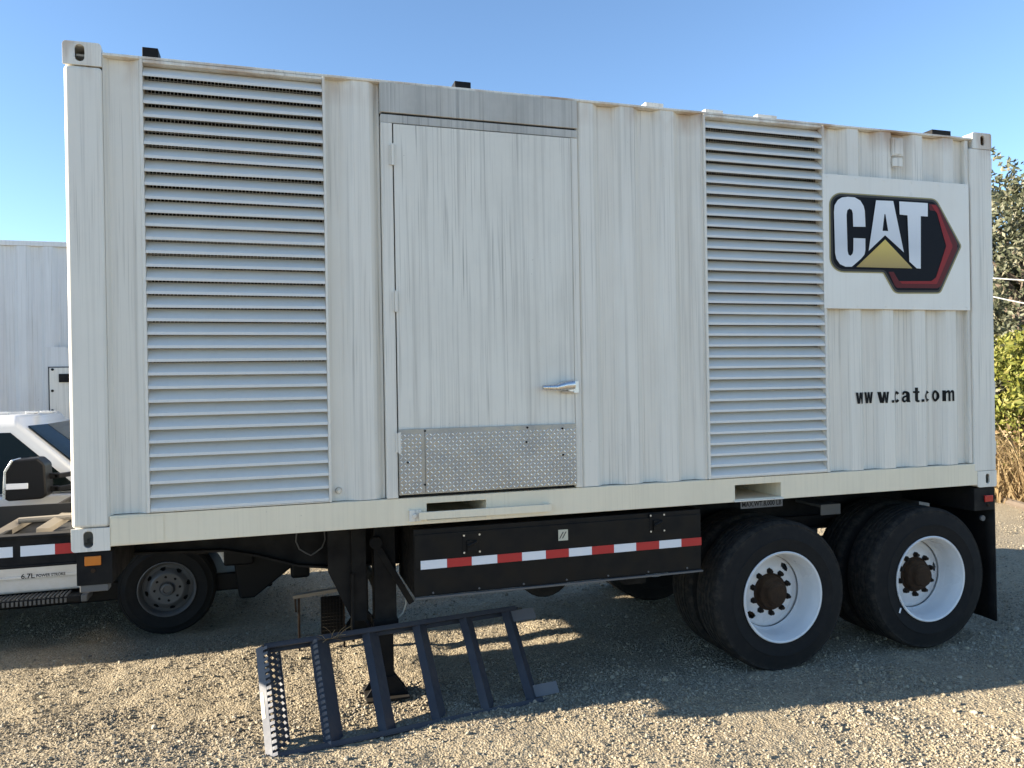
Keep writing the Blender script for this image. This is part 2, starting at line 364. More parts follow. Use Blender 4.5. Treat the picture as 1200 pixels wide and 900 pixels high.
keep = RNG.random(N) < np.clip((clump - .22) * 2.0, .08, 1) * (1 - .5 * track)
X, Y = X[keep], Y[keep]; n = len(X); rr = .0026 + .0056 * RNG.random(n) ** 2.4 + (RNG.random(n) < .012) * RNG.uniform(.004, .012, n)
sc = rr[:, None] * RNG.uniform(.75, 1.3, (n, 3)) * [1, 1, .72]
scatter('gravel', np.stack([X, Y, height(X, Y) + rr * .25], 1), [1, 2, 3, 4, 5, 6], 'pebble', sc, 'loose cream and grey gravel spread over the yard', 'gravel')

# ------------------------------------------------------------------ generator container
L, WID, ZB, ZT = 6.058, 2.438, 1.135, 3.726
gc = empty('generator_container', (3.03, 1.22, ZB), 'white corrugated generator container with two louver panels and black yellow logo', 'container')
CP = .042
def corr(brk, flip=1):
    """polyline of a corrugated side, (x, depth) points -> interpolating function"""
    xs = [b[0] for b in brk]; ds = [b[1] for b in brk]
    return lambda x: float(np.interp(x, xs, ds))
def pattern(x0, x1, ph):
    out = []; k = math.floor((x0 - ph) / .278) - 1
    while ph + k * .278 < x1 + .3:
        s = ph + k * .278; out += [(s, CP), (s + .05, 0.), (s + .139, 0.), (s + .189, CP)]; k += 1
    f = corr(out); xs = [x0] + [p[0] for p in out if x0 + .004 < p[0] < x1 - .004] + [x1]; return [(x, f(x)) for x in xs]
def corr_panel(name, pts, z0, z1, mat, parent, y=0.008, th=.003):
    mb = MB(); poly = [(x, y + d) for x, d in pts]; back = [(x, yy + th) for x, yy in poly][::-1]; n = len(poly) * 2; p2 = poly + back
    zs = np.linspace(z0, z1, 9); vs = []; fs = []
    for k, z in enumerate(zs):
        for i, (x, yy) in enumerate(p2):                     # slightly dented sheet
            vs.append((x, yy + .0035 * (vnoise(np.array([x * 3.1 + 7]), np.array([z * 2.1 + 3]), 21)[0] - .5), z))
    for k in range(8):
        for i in range(n): fs.append((k * n + i, k * n + (i + 1) % n, (k + 1) * n + (i + 1) % n, (k + 1) * n + i))
    fs += [tuple(range(n - 1, -1, -1)), tuple(range(8 * n, 9 * n))]; mb.add(vs, fs); return mb.build(name, mat, parent, smooth=True, angle=18)
PA = [(.178, .004), (.196, .036), (.305, .036), (.345, .006), (.352, .006)]
PB = [(1.288, .036), (1.36, .036), (1.435, .0), (1.528, .0), (1.575, .036), (1.588, .036)]
PC = pattern(2.785, 3.655, 3.03); PD = pattern(4.583, 5.822, 4.735)
ZR, ZP = 1.312, 3.668
for P_ in (PA, PB, PC, PD): corr_panel('wall_panel', P_, ZR, ZP, 'paint', gc)
# corner posts
mb = MB().box(0, .178, 0, .16, ZB + .118, ZT - .118); mb.build('corner_post', 'paint', gc, .022, seg=4)
mb = MB().box(5.855, L, 0, .16, ZB + .118, ZT - .118).box(5.822, 5.8545, .012, .1, ZR, ZP); mb.build('corner_post', 'paint', gc, .008)
for x0 in (0, L - .17): MB().box(x0, x0 + .17, WID - .16, WID, ZB + .118, ZT - .118).build('corner_post', 'paint', gc, .01)
# corner castings with their oval apertures
def casting(x0, z0, front, left):
    mb = MB(); W_, D_, H_ = .178, .162, .118; y0 = -.0015 if front else WID - D_ + .0015; xx = x0
    hx = xx + W_ * (.44 if left else .52); hz = z0 + H_ * .52
    fy = (y0, y0 + .012) if front else (y0 + D_ - .012, y0 + D_)
    hl = [oval(hx, hz, .023, .043) if left else oval(hx, hz, .019, .036)]
    top = z0 > 2; rc = .018; x1_ = xx + W_; z1_ = z0 + H_
    cr = lambda cx_, cz_, a0: [(cx_ + rc * math.cos(R(a0 + 90 * k / 5)), cz_ + rc * math.sin(R(a0 + 90 * k / 5))) for k in range(6)]
    o_ = (([(xx, z0)] if top else cr(xx + rc, z0 + rc, 180)) + ([(x1_, z0)] if top or left else cr(x1_ - rc, z0 + rc, 270)) + (cr(x1_ - rc, z1_ - rc, 0) if top else [(x1_, z1_)]) + (cr(xx + rc, z1_ - rc, 90) if top else [(xx, z1_)]))
    plate(mb, o_, hl, *fy)
    by = (fy[1], y0 + D_) if front else (y0, fy[0]); i_ = .006; xa, xb, za, zb2 = xx + i_, x1_ - i_, z0 + i_, z1_ - i_
    mb.box(xa, xb, *by, zb2 - .012, zb2).box(xa, xb, *by, za, za + .012).box(xa, xa + .012, *by, za + .012, zb2 - .012).box(xb - .012, xb, *by, za + .012, zb2 - .012)
    iy = by[1] if front else by[0]; mb.box(xa + .012, xb - .012, min(iy, iy + (-.01 if front else .01)), max(iy, iy + (-.01 if front else .01)), za + .012, zb2 - .012)
    o = mb.build('corner_casting', 'paint', gc, .003); return o
for z0 in (ZB, ZT - .118):
    for x0, lf in ((-.0015, True), (L - .1765, False)):
        for fr in (True, False): casting(x0, z0, fr, lf)
MB().tube([(.06, .09, ZB + .04), (.09, .06, ZB + .045), (.1, .05, ZB + .07)], .012, 8).build('lashing_hook', 'galv', gc, smooth=True)
# bottom rail with two fork pockets
PK = [(1.818, 2.172, 1.176, 1.272), (3.852, 4.203, 1.170, 1.264)]
mb = MB(); plate(mb, rect(.1745, 5.8835, 1.154, 1.309), [rect(*p) for p in PK], .002, .008)
mb.box(.1745, 5.8835, .0085, .06, 1.154, 1.160).box(.1745, 5.8835, .0085, .045, 1.303, 1.309)
mb.build('bottom_rail', 'rail', gc, .0025)
for x0, x1, z0, z1 in PK:
    mb = MB().box(x0 - .006, x0 - .0005, .0085, WID - .07, z0 - .006, z1 + .006).box(x1 + .0005, x1 + .006, .0085, WID - .07, z0 - .006, z1 + .006)
    mb.box(x0 - .0005, x1 + .0005, .0085, WID - .07, z1 + .0005, z1 + .006).box(x0 - .0005, x1 + .0005, .0085, WID - .07, z0 - .006, z0 - .0005); mb.build('fork_pocket', 'rail', gc)
MB().box(.182, .43, -.0015, .0015, 1.162, 1.298).build('rail_patch', 'rail', gc, .001)
MB().box(3.84, 4.215, -.014, .001, 1.156, 1.163).build('pocket_lip', 'paint', gc, .001)
MB().box(.178, 5.88, .0, .05, ZP + .001, ZP + .016).build('top_rail', 'paint', gc, .004)
# far sides, ends, roof, floor
corr_panel('side_wall', [(x, -d) for x, d in pattern(.17, 5.888, .3)], ZB + .17, ZP, 'paint', gc, y=WID - .01)
MB().box(.175, 5.883, WID - .055, WID - .001, ZB + .02, ZB + .168).build('bottom_rail', 'rail', gc, .003)
MB().box(.012, .02, .161, WID - .161, ZB + .12, ZT - .06).box(.006, .012, .3, 1.15, ZB + .3, ZT - .3).box(.006, .012, 1.3, 2.15, ZB + .3, ZT - .3).build('front_wall', 'paint', gc, .002)
MB().box(.0, .1, .163, WID - .163, ZB, ZB + .118).build('end_rail', 'paint', gc, .004); MB().box(.0, .08, .163, WID - .163, ZT - .09, ZT - .01).build('end_rail', 'paint', gc, .004)
MB().box(L - .045, L - .015, .161, 1.213, ZB + .12, ZT - .095).box(L - .045, L - .015, 1.225, WID - .161, ZB + .12, ZT - .095).build('rear_door', 'paint', gc, .004)
for yy in (.45, .95, 1.5, 2.0): MB().tube([(L - .0, yy, ZB + .1), (L - .0, yy, ZT - .1)], .016, 10).build('lock_rod', 'galv', gc, smooth=True)
MB().box(L - .1, L - .003, .163, WID - .163, ZB, ZB + .118).build('end_rail', 'paint', gc, .004); MB().box(L - .1, L - .003, .163, WID - .163, ZT - .09, ZT - .01).build('end_rail', 'paint', gc, .004)
for u, v in ((1163, 195), (1164, 318), (1165, 455), (1166, 524)):
    p = px(u, v, 1, .03); MB().box(L + .0005, L + .016, .01, .075, p.z - .05, p.z + .05).build('rear_hinge', 'paint', gc, .003)
MB().box(.05, L - .05, .051, WID - .05, ZP + .004, ZP + .014).build('roof', 'paint', gc)
MB().box(.12, L - .12, .062, WID - .06, ZB + .15, ZB + .17).build('floor', 'black', gc)
MB().box(.36, 5.7, .30, .31, ZB + .18, ZP).build('interior_dark_sheet', 'hole', gc)  # black sheet standing in for the unlit inside of the container
# roof lugs
for u0, u1, v, mt in ((166, 185, 54, 'black'), (533, 552, 94, 'black'), (757, 778, 119, 'paint'), (827, 848, 127, 'paint'), (888, 911, 133, 'paint'), (1093, 1115, 151, 'black')):
    a = px(u0, v, 1, .05); b = px(u1, v, 1, .05)
    mb = MB().box(a.x, b.x, .055, .16, ZP + .0285, max(a.z, ZP + .055)); mb.box(a.x - .012, b.x + .012, .052, .17, ZP + .0165, ZP + .0284); mb.build('roof_lug', mt, gc, .004)
# louvers
def louver(x0, x1):
    fr = MB(); z0, z1 = ZR + .002, ZP - .002; t_ = .014
    fr.box(x0, x0 + t_, -.009, .075, z0, z1).box(x1 - t_, x1, -.009, .075, z0, z1).box(x0 + t_ + .0005, x1 - t_ - .0005, -.004, .075, z1 - .016, z1).box(x0 + t_ + .0005, x1 - t_ - .0005, -.003, .075, z0, z0 + .006)
    lp = fr.build('louver_panel', 'paint', gc, .002)
    n = 33; pz = (z1 - .016 - z0 - .006) / n; prof = [(-.007, .0), (-.005, -.001), (-.0025, .0135), (.054, pz - .005), (.054, pz - .002), (.0515, pz - .002), (-.0055, .0150)]
    sm = MB(); k = len(prof); xa, xb = x0 + t_ + .001, x1 - t_ - .001; xs = np.linspace(0, xb - xa, 7)
    vs = [(x, y, z) for x in xs for y, z in prof]; fs = [tuple(range(k)), tuple(range(7 * k - 1, 6 * k - 1, -1))]
    for i in range(6):
        for j in range(k): fs.append((i * k + j, (i + 1) * k + j, (i + 1) * k + (j + 1) % k, i * k + (j + 1) % k))
    sm.add(vs, fs); me = sm.mesh('slat')
    for i in range(n):
        o = obj('slat', me, 'slat', lp, smooth=True, angle=25); at(o, (xa, RNG.uniform(-.0015, .0015), z0 + .007 + i * pz), lp)
        o.rotation_euler = (R(RNG.normal(0, 1.2)), R(RNG.normal(0, .09)), 0)
    sc_ = MB()
    for x in np.arange(xa + .01, xb, .0185): sc_.box(x, x + .003, .068, .071, z0 + .01, z1 - .02)
    for z in np.arange(z0 + .02, z1 - .02, .0185): sc_.box(xa, xb, .0712, .0735, z, z + .003)
    s = sc_.build('insect_screen', 'galv', lp); s['kind'] = 'stuff'
    MB().box(xa, xb, .2, .205, z0, z1).build('louver_dark_sheet', 'hole', lp)  # black sheet painting in the darkness behind the slats
    for xx in (x0 - .0, x1): pass
louver(.353, 1.287); louver(3.656, 4.582)
# door, frame, header
MB().box(1.589, 2.784, -.008, .04, 3.50, ZP - .001).build('door_header', 'header', gc, .003)
MB().box(1.592, 1.656, -.006, .05, ZR, 3.442).build('door_jamb', 'paint', gc, .004)
MB().box(2.742, 2.784, -.002, .05, ZR, 3.442).build('door_jamb', 'paint', gc, .004)
MB().box(1.592, 2.784, -.004, .05, 3.4425, 3.49).build('door_lintel', 'header', gc, .004)
MB().box(1.60, 2.77, .004, .03, 3.488, 3.502).build('door_seal', 'seal', gc)
MB().box(1.6565, 2.7415, .03, .04, ZR + .002, 3.442).build('door_rebate', 'seal', gc)
mb = MB(); xs = np.linspace(1.662, 2.737, 14); zs = np.linspace(1.33, 3.436, 22); vs = []; fs = []
for z in zs:
    for x in xs: vs.append((x, -.010 + .005 * (vnoise(np.array([x * 2.3]), np.array([z * 1.6]), 33)[0] - .5), z))
for j in range(21):
    for i in range(13): fs.append((j * 14 + i, j * 14 + i + 1, (j + 1) * 14 + i + 1, (j + 1) * 14 + i))
mb.add(vs, fs); mb.box(1.662, 2.737, -.0072, .025, 1.33, 3.436); d = mb.build('door', 'door', gc, smooth=True)
for u, v in ((460.5, 181), (464.5, 353), (468.5, 519)):
    p = px(u, v, 1, -.02); mb = MB().tube([(p.x, -.020, p.z - .06), (p.x, -.020, p.z + .06)], .0085, 10)
    for k in range(1, 4): mb.tube([(p.x, -.020, p.z - .06 + k * .03 - .001), (p.x, -.020, p.z - .06 + k * .03 + .001)], .0095, 10)
    mb.box(p.x - .022, p.x - .004, -.0125, -.0075, p.z - .055, p.z + .055); mb.build('hinge', 'paint', d, smooth=True)
for x0, x1 in ((1.662, 1.8085), (1.8115, 2.737)):
    kp = MB().box(x0, x1, -.0205, -.0165, 1.335, 1.703).build('kick_plate', 'aluflat', d, .0008)
    lug = MB(); st = .0215; i = 0
    for ix in range(int((x1 - x0) / st)):
        for iz in range(int(.36 / st)):
            a = R(45 if (ix + iz) % 2 else -45); cx_, cz_ = x0 + .012 + ix * st, 1.345 + iz * st; c_, s_ = math.cos(a), math.sin(a); l_, w_ = .0125, .0036
            pts = [(-l_, 0), (0, -w_), (l_, 0), (0, w_)]; b_ = [(cx_ + x * c_ - z * s_, -.0206, cz_ + x * s_ + z * c_) for x, z in pts]
            t_ = [(cx_ + x * .6 * c_, -.0226, cz_ + x * .6 * s_) for x in (-l_, l_)]
            lug.add(b_ + t_, [(0, 1, 5, 4), (1, 2, 5), (2, 3, 4, 5), (3, 0, 4)])
    lg = lug.build('tread_lugs', 'alu', kp); lg['kind'] = 'stuff'
for u, v in ((498, 505), (498, 568), (478, 542), (618, 501), (617, 518), (659, 502), (660, 533)):
    p = px(u, v, 1, -.02); MB().tube([(p.x, -.020, p.z), (p.x, -.026, p.z)], .006, 8).build('plate_bolt', 'black', d, smooth=True)
# pull handle: base escutcheon, swept grip
p = px(668, 453, 1, -.02); hb = MB().tube([(p.x, -.012, p.z), (p.x, -.045, p.z)], [.036, .030], 16).box(p.x - .035, p.x + .058, -.022, -.0115, p.z - .040, p.z + .034).build('handle', 'chrome', d, .002, True)
a = px(636, 454, 1, -.05)
MB().tube([(p.x + .012, -.043, p.z + .012), (p.x - .04, -.05, p.z + .008), (p.x - .10, -.055, p.z - .004), (a.x, -.052, a.z)], [.031, .028, .019, .014], 14).build('handle_grip', 'chrome', hb, smooth=True)
MB().tube([(p.x - .06, -.03, p.z - .03), (p.x + .02, -.03, p.z - .033)], .008, 8).build('latch_bar', 'galv', hb, smooth=True)
# bar below the door
a, b = px(491, 605, 1, -.04), px(646, 595, 1, -.04)
sb = MB().obox((a.x, -.045, a.z - .022), (b.x - a.x, 0, b.z - a.z), (0, .012, 0), (0, 0, .044)).box(b.x - .03, b.x, -.0325, .0015, b.z - .02, b.z + .02).build('step_bar', 'rail', gc, .002)
MB().box(a.x - .05, a.x + .02, -.012, .0015, a.z - .034, a.z + .032).tube([(a.x - .02, -.012, a.z), (a.x - .02, -.022, a.z)], .012, 8).build('bar_bracket', 'paint', sb, .002)
p = px(397, 575, 1, .03); MB().tube([(p.x, .044, p.z), (p.x, .022, p.z)], [.02, .014], 12).tube([(p.x, .022, p.z), (p.x, .005, p.z)], .009, 8).build('ground_stud', 'galv', gc, smooth=True)
# small vent, upper right
mb = MB(); c = px(1051, 178, 1, 0); mb.box(c.x - .045, c.x + .045, -.012, .008, c.z - .03, c.z + .095).box(c.x - .03, c.x + .03, -.016, -.0125, c.z - .02, c.z + .085).box(c.x - .04, c.x + .04, -.010, .008, c.z - .105, c.z - .045)
mb.build('wall_vent', 'paint', gc, .004)
# flat sign panel, logo, lettering
sp = MB().box(4.562, 5.826, -.012, -.006, 2.425, 3.338).build('sign_panel', 'panel', gc, .001)
for x in np.linspace(4.60, 5.79, 6):
    for z in (2.445, 3.318): MB().tube([(x, -.012, z), (x, -.0145, z)], .006, 8).build('rivet', 'panel', sp)
YD = [-.0128]
def logo_pt(zx, zy): p = px(950 + zx / 6, 210 + zy / 6, 1, -.013); return (p.x, p.z)
def rounded(pts, n=7):
    out = []
    for i, (x, y, r) in enumerate(pts):
        p = Vector((x, y)); a = Vector(pts[i - 1][:2]) - p; b = Vector(pts[(i + 1) % len(pts)][:2]) - p
        if r <= 0: out.append((x, y)); continue
        th = a.angle(b); l = min(r / math.tan(th / 2), a.length * .48, b.length * .48); r2 = l * math.tan(th / 2); an, bn = a.normalized(), b.normalized()
        c = p + (an + bn).normalized() * (r2 / math.sin(th / 2)); v0 = p + an * l - c; v1 = p + bn * l - c; tot = v0.angle_signed(v1)
        for k in range(n + 1):
            q = v0.copy(); q.rotate(Matrix.Rotation(-tot * k / n, 2)); out.append(tuple(c + q))
    return out
def offset(pts, d):
    out = []; n = len(pts); area = sum(pts[i][0] * pts[(i + 1) % n][1] - pts[(i + 1) % n][0] * pts[i][1] for i in range(n)); sg = 1 if area > 0 else -1
    for i in range(n):
        p = Vector(pts[i]); a = (p - Vector(pts[i - 1])).normalized(); b = (Vector(pts[(i + 1) % n]) - p).normalized(); na = Vector((-a.y, a.x)) * sg; nb = Vector((-b.y, b.x)) * sg
        m_ = (na + nb); m_ = m_ / max(.3, m_.dot(na)) if m_.length > 1e-6 else na; out.append(tuple(p + m_ * d))
    return out
def decal(name, polys, mat, parent):
    mb = MB(); YD[0] -= .0009
    for poly in polys:
        plate_pts = [logo_pt(*q) for q in poly]; b2 = MB(); plate(b2, plate_pts, [], YD[0], YD[0] + .0006); mb.add(b2.v, b2.f)
    return mb.build(name, mat, parent)
OUT = rounded([(128, 88, 85), (882, 136, 70), (1062, 470, 34), (912, 806, 40), (588, 806, 60), (508, 662, 16), (133, 655, 105)])
lg = decal('logo', [OUT], 'decal_gold', sp)
decal('logo_border', [offset(OUT, 9)], 'decal_grey', lg); decal('logo_field', [offset(OUT, 24)], 'decal_navy', lg)
decal('logo_band', [[(830, 174), (880, 180), (903, 205), (1027, 452), (1028, 490), (912, 752), (888, 767), (604, 764), (590, 750), (546, 652), (580, 652), (618, 717), (845, 717), (875, 695), (950, 470), (885, 238), (872, 224), (835, 219)]], 'decal_red_dark', lg)
decal('logo_band', [[(845, 180), (876, 184), (890, 205), (992, 462), (993, 480), (884, 738), (640, 735), (622, 718), (845, 717), (880, 690), (950, 470), (885, 238), (872, 224)]], 'decal_red', lg)
decal('logo_triangle', [[(520, 425), (712, 628), (318, 618)]], 'decal_yellow', lg)
decal('logo_letter', [[(160, 235), (164, 185), (186, 148), (215, 130), (255, 125), (305, 129), (345, 152), (368, 190), (376, 225), (381, 336), (295, 335), (292, 240), (285, 217), (268, 208), (253, 220), (248, 250), (255, 505), (262, 532), (276, 540), (291, 524), (296, 500), (297, 415), (380, 418), (380, 500), (374, 530), (350, 560), (285, 616), (240, 616), (202, 598), (177, 562), (168, 520)]], 'decal_silver', lg)
decal('logo_letter', [[(455, 150), (518, 152.5), (518, 245), (513, 250), (500, 365), (518, 365), (518, 395), (403, 505)], [(518.3, 152.5), (575, 155), (650, 515), (518.3, 395), (518.3, 365), (540, 366), (521, 250), (518.3, 245)]], 'decal_silver', lg)
decal('logo_letter', [[(617, 158), (817, 170), (817, 264), (768, 261), (768, 630), (740, 628), (688, 580), (675, 256), (620, 250)]], 'decal_silver', lg)
# web address painted on the corrugations
def arc(cx_, cy_, rx, ry, a0, a1, n=12): return [(cx_ + rx * math.cos(R(a0 + (a1 - a0) * k / n)), cy_ + ry * math.sin(R(a0 + (a1 - a0) * k / n))) for k in range(n + 1)]
GL = {'w': (1.0, [([(0, 1), (.25, 1), (.32, .44), (.40, 1), (.60, 1), (.68, .44), (.75, 1), (1, 1), (.83, 0), (.585, 0), (.50, .52), (.415, 0), (.17, 0)], [])]),
      '.': (.24, [([(0, 0), (.24, 0), (.24, .24), (0, .24)], [])]),
      'c': (.72, [(arc(.37, .5, .37, .53, 38, 322, 22) + arc(.37, .5, .15, .30, 322, 38, 18), [])]),
      'o': (.76, [(arc(.38, .5, .38, .53, 0, 345, 23), [arc(.38, .5, .155, .30, 0, 345, 23)])]),
      'a': (.72, [([(.03, .68), (.06, .85), (.16, .98), (.35, 1.03), (.52, 1.0), (.64, .90), (.68, .74), (.68, .2), (.72, .0), (.49, .0), (.47, .09), (.38, .0), (.24, -.03), (.09, .03), (.0, .17), (.0, .34), (.07, .49), (.22, .57), (.40, .61), (.46, .66), (.44, .78), (.36, .83), (.28, .80), (.25, .68)], [[(.46, .46), (.30, .41), (.22, .32), (.23, .20), (.31, .15), (.40, .18), (.46, .28)]])]),
      't': (.46, [([(.10, 1.32), (.33, 1.32), (.33, 1.0), (.46, 1.0), (.46, .82), (.33, .82), (.33, .24), (.36, .18), (.46, .18), (.46, .0), (.33, -.02), (.20, .0), (.12, .08), (.10, .2), (.10, .82), (.0, .82), (.0, 1.0), (.10, 1.0)], [])]),
      'm': (1.08, [([(0, 0), (0, 1), (.21, 1), (.22, .90), (.32, 1.01), (.46, 1.02), (.58, .96), (.63, .87), (.74, .99), (.88, 1.02), (1.0, .97), (1.07, .85), (1.08, .7), (1.08, 0), (.85, 0), (.85, .66), (.82, .78), (.74, .80), (.67, .74), (.655, .6), (.655, 0), (.425, 0), (.425, .66), (.39, .78), (.31, .80), (.24, .73), (.23, .6), (.23, 0)], [])])}
# each letter takes the width it shows on the ribs: pixel spans are carried onto the corrugated sheet itself
fD = corr(PD); sx_ = np.linspace(4.7, 5.81, 2200)
def upx(x):
    d = Vector((x, .0045 + fD(x), 1.82)) - CAM; return 600 + FPX * d.dot(CX) / d.dot(CF)
su_ = np.maximum.accumulate(np.array([upx(x) for x in sx_])); su_ += np.arange(len(su_)) * 1e-6
SP = [(1003, 1011.5), (1013, 1023), (1028, 1042), (1045.2, 1048), (1049, 1054.6), (1057, 1067), (1070, 1077.6), (1080, 1083.4), (1084.4, 1089.6), (1092.4, 1101), (1104.2, 1118.4)]
tmb = MB(); zb0 = px(1060, 471.5, 1, .02).z
for ch, (ua, ub) in zip('www.cat.com', SP):
    w_, polys = GL[ch]; xa, xb = float(np.interp(ua, su_, sx_)), float(np.interp(ub, su_, sx_))
    for o_, h_ in polys: plate(tmb, [(xa + x / w_ * (xb - xa), z) for x, z in o_], [[(xa + x / w_ * (xb - xa), z) for x, z in hh] for hh in h_], 0, .0)
bm = bmesh.new(); tm = bpy.data.meshes.new('web_address'); tm.from_pydata(tmb.v, [], tmb.f); bm.from_mesh(tm); bmesh.ops.remove_doubles(bm, verts=bm.verts, dist=1e-4)
for v in bm.verts: v.co = (v.co.x, 0, v.co.z * .078 + zb0)
for bx_, _ in PD: bmesh.ops.bisect_plane(bm, geom=bm.verts[:] + bm.edges[:] + bm.faces[:], plane_co=(bx_, 0, 0), plane_no=(1, 0, 0))
fD = corr(PD)
for v in bm.verts: v.co.y = .008 + fD(v.co.x) - .0035
bm.to_mesh(tm); bm.free(); obj('web_address', tm, 'letter_black', gc)
# weight plate hung under the rear fork pocket
p0, p1 = px(868, 598, 1, .012), px(917, 592, 1, .012)
wp = MB().box(p0.x, p1.x, .0105, .0135, 1.105, 1.1535).build('weight_plate', 'plate_grey', gc)
tm = text_mesh('MAX.WT.8,000 LB', .05, .001); xs = [v.co.x for v in tm.vertices]; sx = (p1.x - p0.x - .02) / (max(xs) - min(xs))
for v in tm.vertices: v.co = (p0.x + .01 + (v.co.x - min(xs)) * sx, .0098, 1.117 + v.co.y * .9)
obj('weight_lettering', tm, 'letter_black', wp)

# ------------------------------------------------------------------ trailer under the container
tr = empty('trailer', (3.03, 1.22, 0), 'black tandem axle trailer chassis carrying the white generator container', 'trailer')
def beam(y0):
    pts = [(-1.35, 1.128), (-1.35, 1.06), (-.36, 1.03), (.0, 1.0), (.68, .968), (.87, .922), (1.12, .838), (1.32, .808), (6.03, .80), (6.03, 1.128)]
    mb = MB().prism(pts, y0 + .05, y0 + .062); k = len(pts)
    low = pts[1:9]
    for (xa, za), (xb, zb) in zip(low[:-1], low[1:]): mb.obox((xa, y0, za - .014), (xb - xa, 0, zb - za), (0, .11, 0), (0, 0, .0135))
    mb.box(-1.35, 6.03, y0, y0 + .11, 1.1285, 1.1335); return mb.build('frame_beam', 'black', tr, .0015)
beam(.64); beam(1.70)
for x in (.5, 1.45, 2.3, 3.1, 3.75, 4.8, 5.85): MB().box(x, x + .08, .754, 1.6985, .93, 1.07).build('cross_member', 'black', tr, .003)
for xx, nm, mt in ((.018, 'front_bolster', 'amber'), (5.86, 'rear_bolster', 'lens_red')):
    w_ = .165 if nm[0] == 'f' else .196
    bo = MB().box(xx, xx + w_, .012, WID - .012, .962, 1.128).build(nm, 'black', tr, .004)
    q = px(109, 657, 1, .01) if nm[0] == 'f' else px(1158, 584, 1, .01)
    MB().box(q.x - .038, q.x + .038, .0, .0115, q.z - .024, q.z + .024).build('marker_lamp', mt, bo, .004)
    MB().tube([(q.x, .0115, q.z - .05), (q.x, .004, q.z - .05)], .011, 10).build('lamp_screw', 'rust', bo)
MB().box(.03, .16, .02, .1, .925, .9615).build('bolster_foot', 'plate_grey', tr, .004)
# short deck ahead of the container with reflective side rail
for y0 in (.03, WID - .09):
    MB().box(-.34, .017, y0, y0 + .012, 1.085, 1.222).box(-.34, .017, y0 - .014, y0 + .06, 1.2225, 1.236).box(-.34, .017, y0 - .006, y0 + .06, 1.072, 1.0845).build('side_rail', 'black', tr, .002)
MB().box(-.36, -.3405, .03, WID - .03, 1.08, 1.23).build('nose_beam', 'black', tr, .003)
for u0, u1, mt in ((-30, 15, 'tape_white'), (24, 64.5, 'tape_white'), (64.5, 96, 'tape_red')):
    a, b = px(u0, 648, 1, .029), px(u1, 641, 1, .029); MB().box(max(a.x, -.335), min(b.x - .0005, .012), .0275, .0297, 1.130, 1.182).build('reflective_tape', mt, tr)
for (u0, v0), (u1, v1) in (((-14, 634), (22, 613)), ((42, 626), (72, 607))):
    a, b = px(u0, v0, 1, .15), px(u1, v1, 1, .42); dd = b - a; MB().obox(a, dd, Vector((.05, .05, -.01)), (0, 0, .03)).build('deck_bar', 'dusty', tr, .003)
MB().tube([(-.33, .36, 1.262), (.0, .36, 1.268)], .016, 8).build('deck_rod', 'dusty', tr, smooth=True)
MB().box(-.335, -.0, .12, .64, 1.19, 1.2).build('deck_plate', 'seal', tr)
MB().box(-.80, .0, .645, .66, 1.143, 1.305).build('deck_board', 'seal', tr)
MB().box(-1.35, -.365, .36, 1.56, 1.134, 1.142).build('neck_plate', 'seal', tr)  # unseen neck, length and width set by the shadow it casts under the trailer
MB().box(-1.37, -1.351, .36, 1.56, 1.0, 1.14).build('neck_beam', 'black', tr, .003)
# landing gear
for yl in (.44, 1.82):
    lg_ = MB().box(1.565, 1.70, yl, yl + .135, .46, 1.127).box(1.555, 1.71, yl - .008, yl + .143, .455, .50).build('landing_leg', 'black', tr, .006)
    MB().box(1.585, 1.68, yl + .02, yl + .115, .05, .4545).build('inner_leg', 'black', lg_, .004)
    mb = MB().box(1.50, 1.765, yl - .06, yl + .195, .012, .026)
    for yy in (yl + .0, yl + .12): mb.add([(1.50, yy, .0262), (1.765, yy, .0262), (1.684, yy, .14), (1.582, yy, .14), (1.50, yy + .012, .0262), (1.765, yy + .012, .0262), (1.684, yy + .012, .14), (1.582, yy + .012, .14)], [(0, 1, 2, 3), (7, 6, 5, 4), (0, 4, 5, 1), (1, 5, 6, 2), (2, 6, 7, 3), (3, 7, 4, 0)])
    mb.build('foot_plate', 'black', lg_, .002)
    MB().obox((1.55, yl - .036, .985), (.222, 0, -.40), (0, .03, 0), (.034, 0, .018)).tube([(1.575, yl - .045, .985), (1.575, yl + .0, .985)], .04, 14).build('diagonal_brace', 'black', lg_, .003)
    MB().box(1.43, 1.52, yl + .02, yl + .09, .50, 1.127).box(1.425, 1.44, yl + .0, yl + .11, .38, .8).obox((1.50, yl + .03, .50), (.075, 0, -.13), (0, .05, 0), (.016, 0, .01)).build('gear_channel', 'black', lg_, .003)
    MB().prism([(1.29, .81), (1.29, 1.127), (1.43, 1.127), (1.43, .50)], yl + .06, yl + .072).build('gusset', 'black', lg_, .001)
MB().tube([(1.62, .6, .62), (1.62, 1.8, .62)], .03, 10).build('gear_shaft', 'black', tr, smooth=True)
MB().tube([px(475, 697, 1, .5), px(475.5, 708, 1, .5), px(472, 718, 1, .5), px(465, 725, 1, .5)], .006, 8).build('drain_hose', 'hose', tr, smooth=True)
# shield emblem on the gooseneck web
mb = MB(); ce = px(364, 633, 1, .69); ring = [(-.085, .06), (-.09, .0), (-.07, -.05), (-.03, -.078), (.0, -.095), (.03, -.078), (.07, -.05), (.09, .0), (.085, .06)]
mb.tube([(ce.x + x, .684, ce.z + z) for x, z in ring], .005, 6); mb.build('shield_emblem', 'plate_grey', tr, smooth=True)
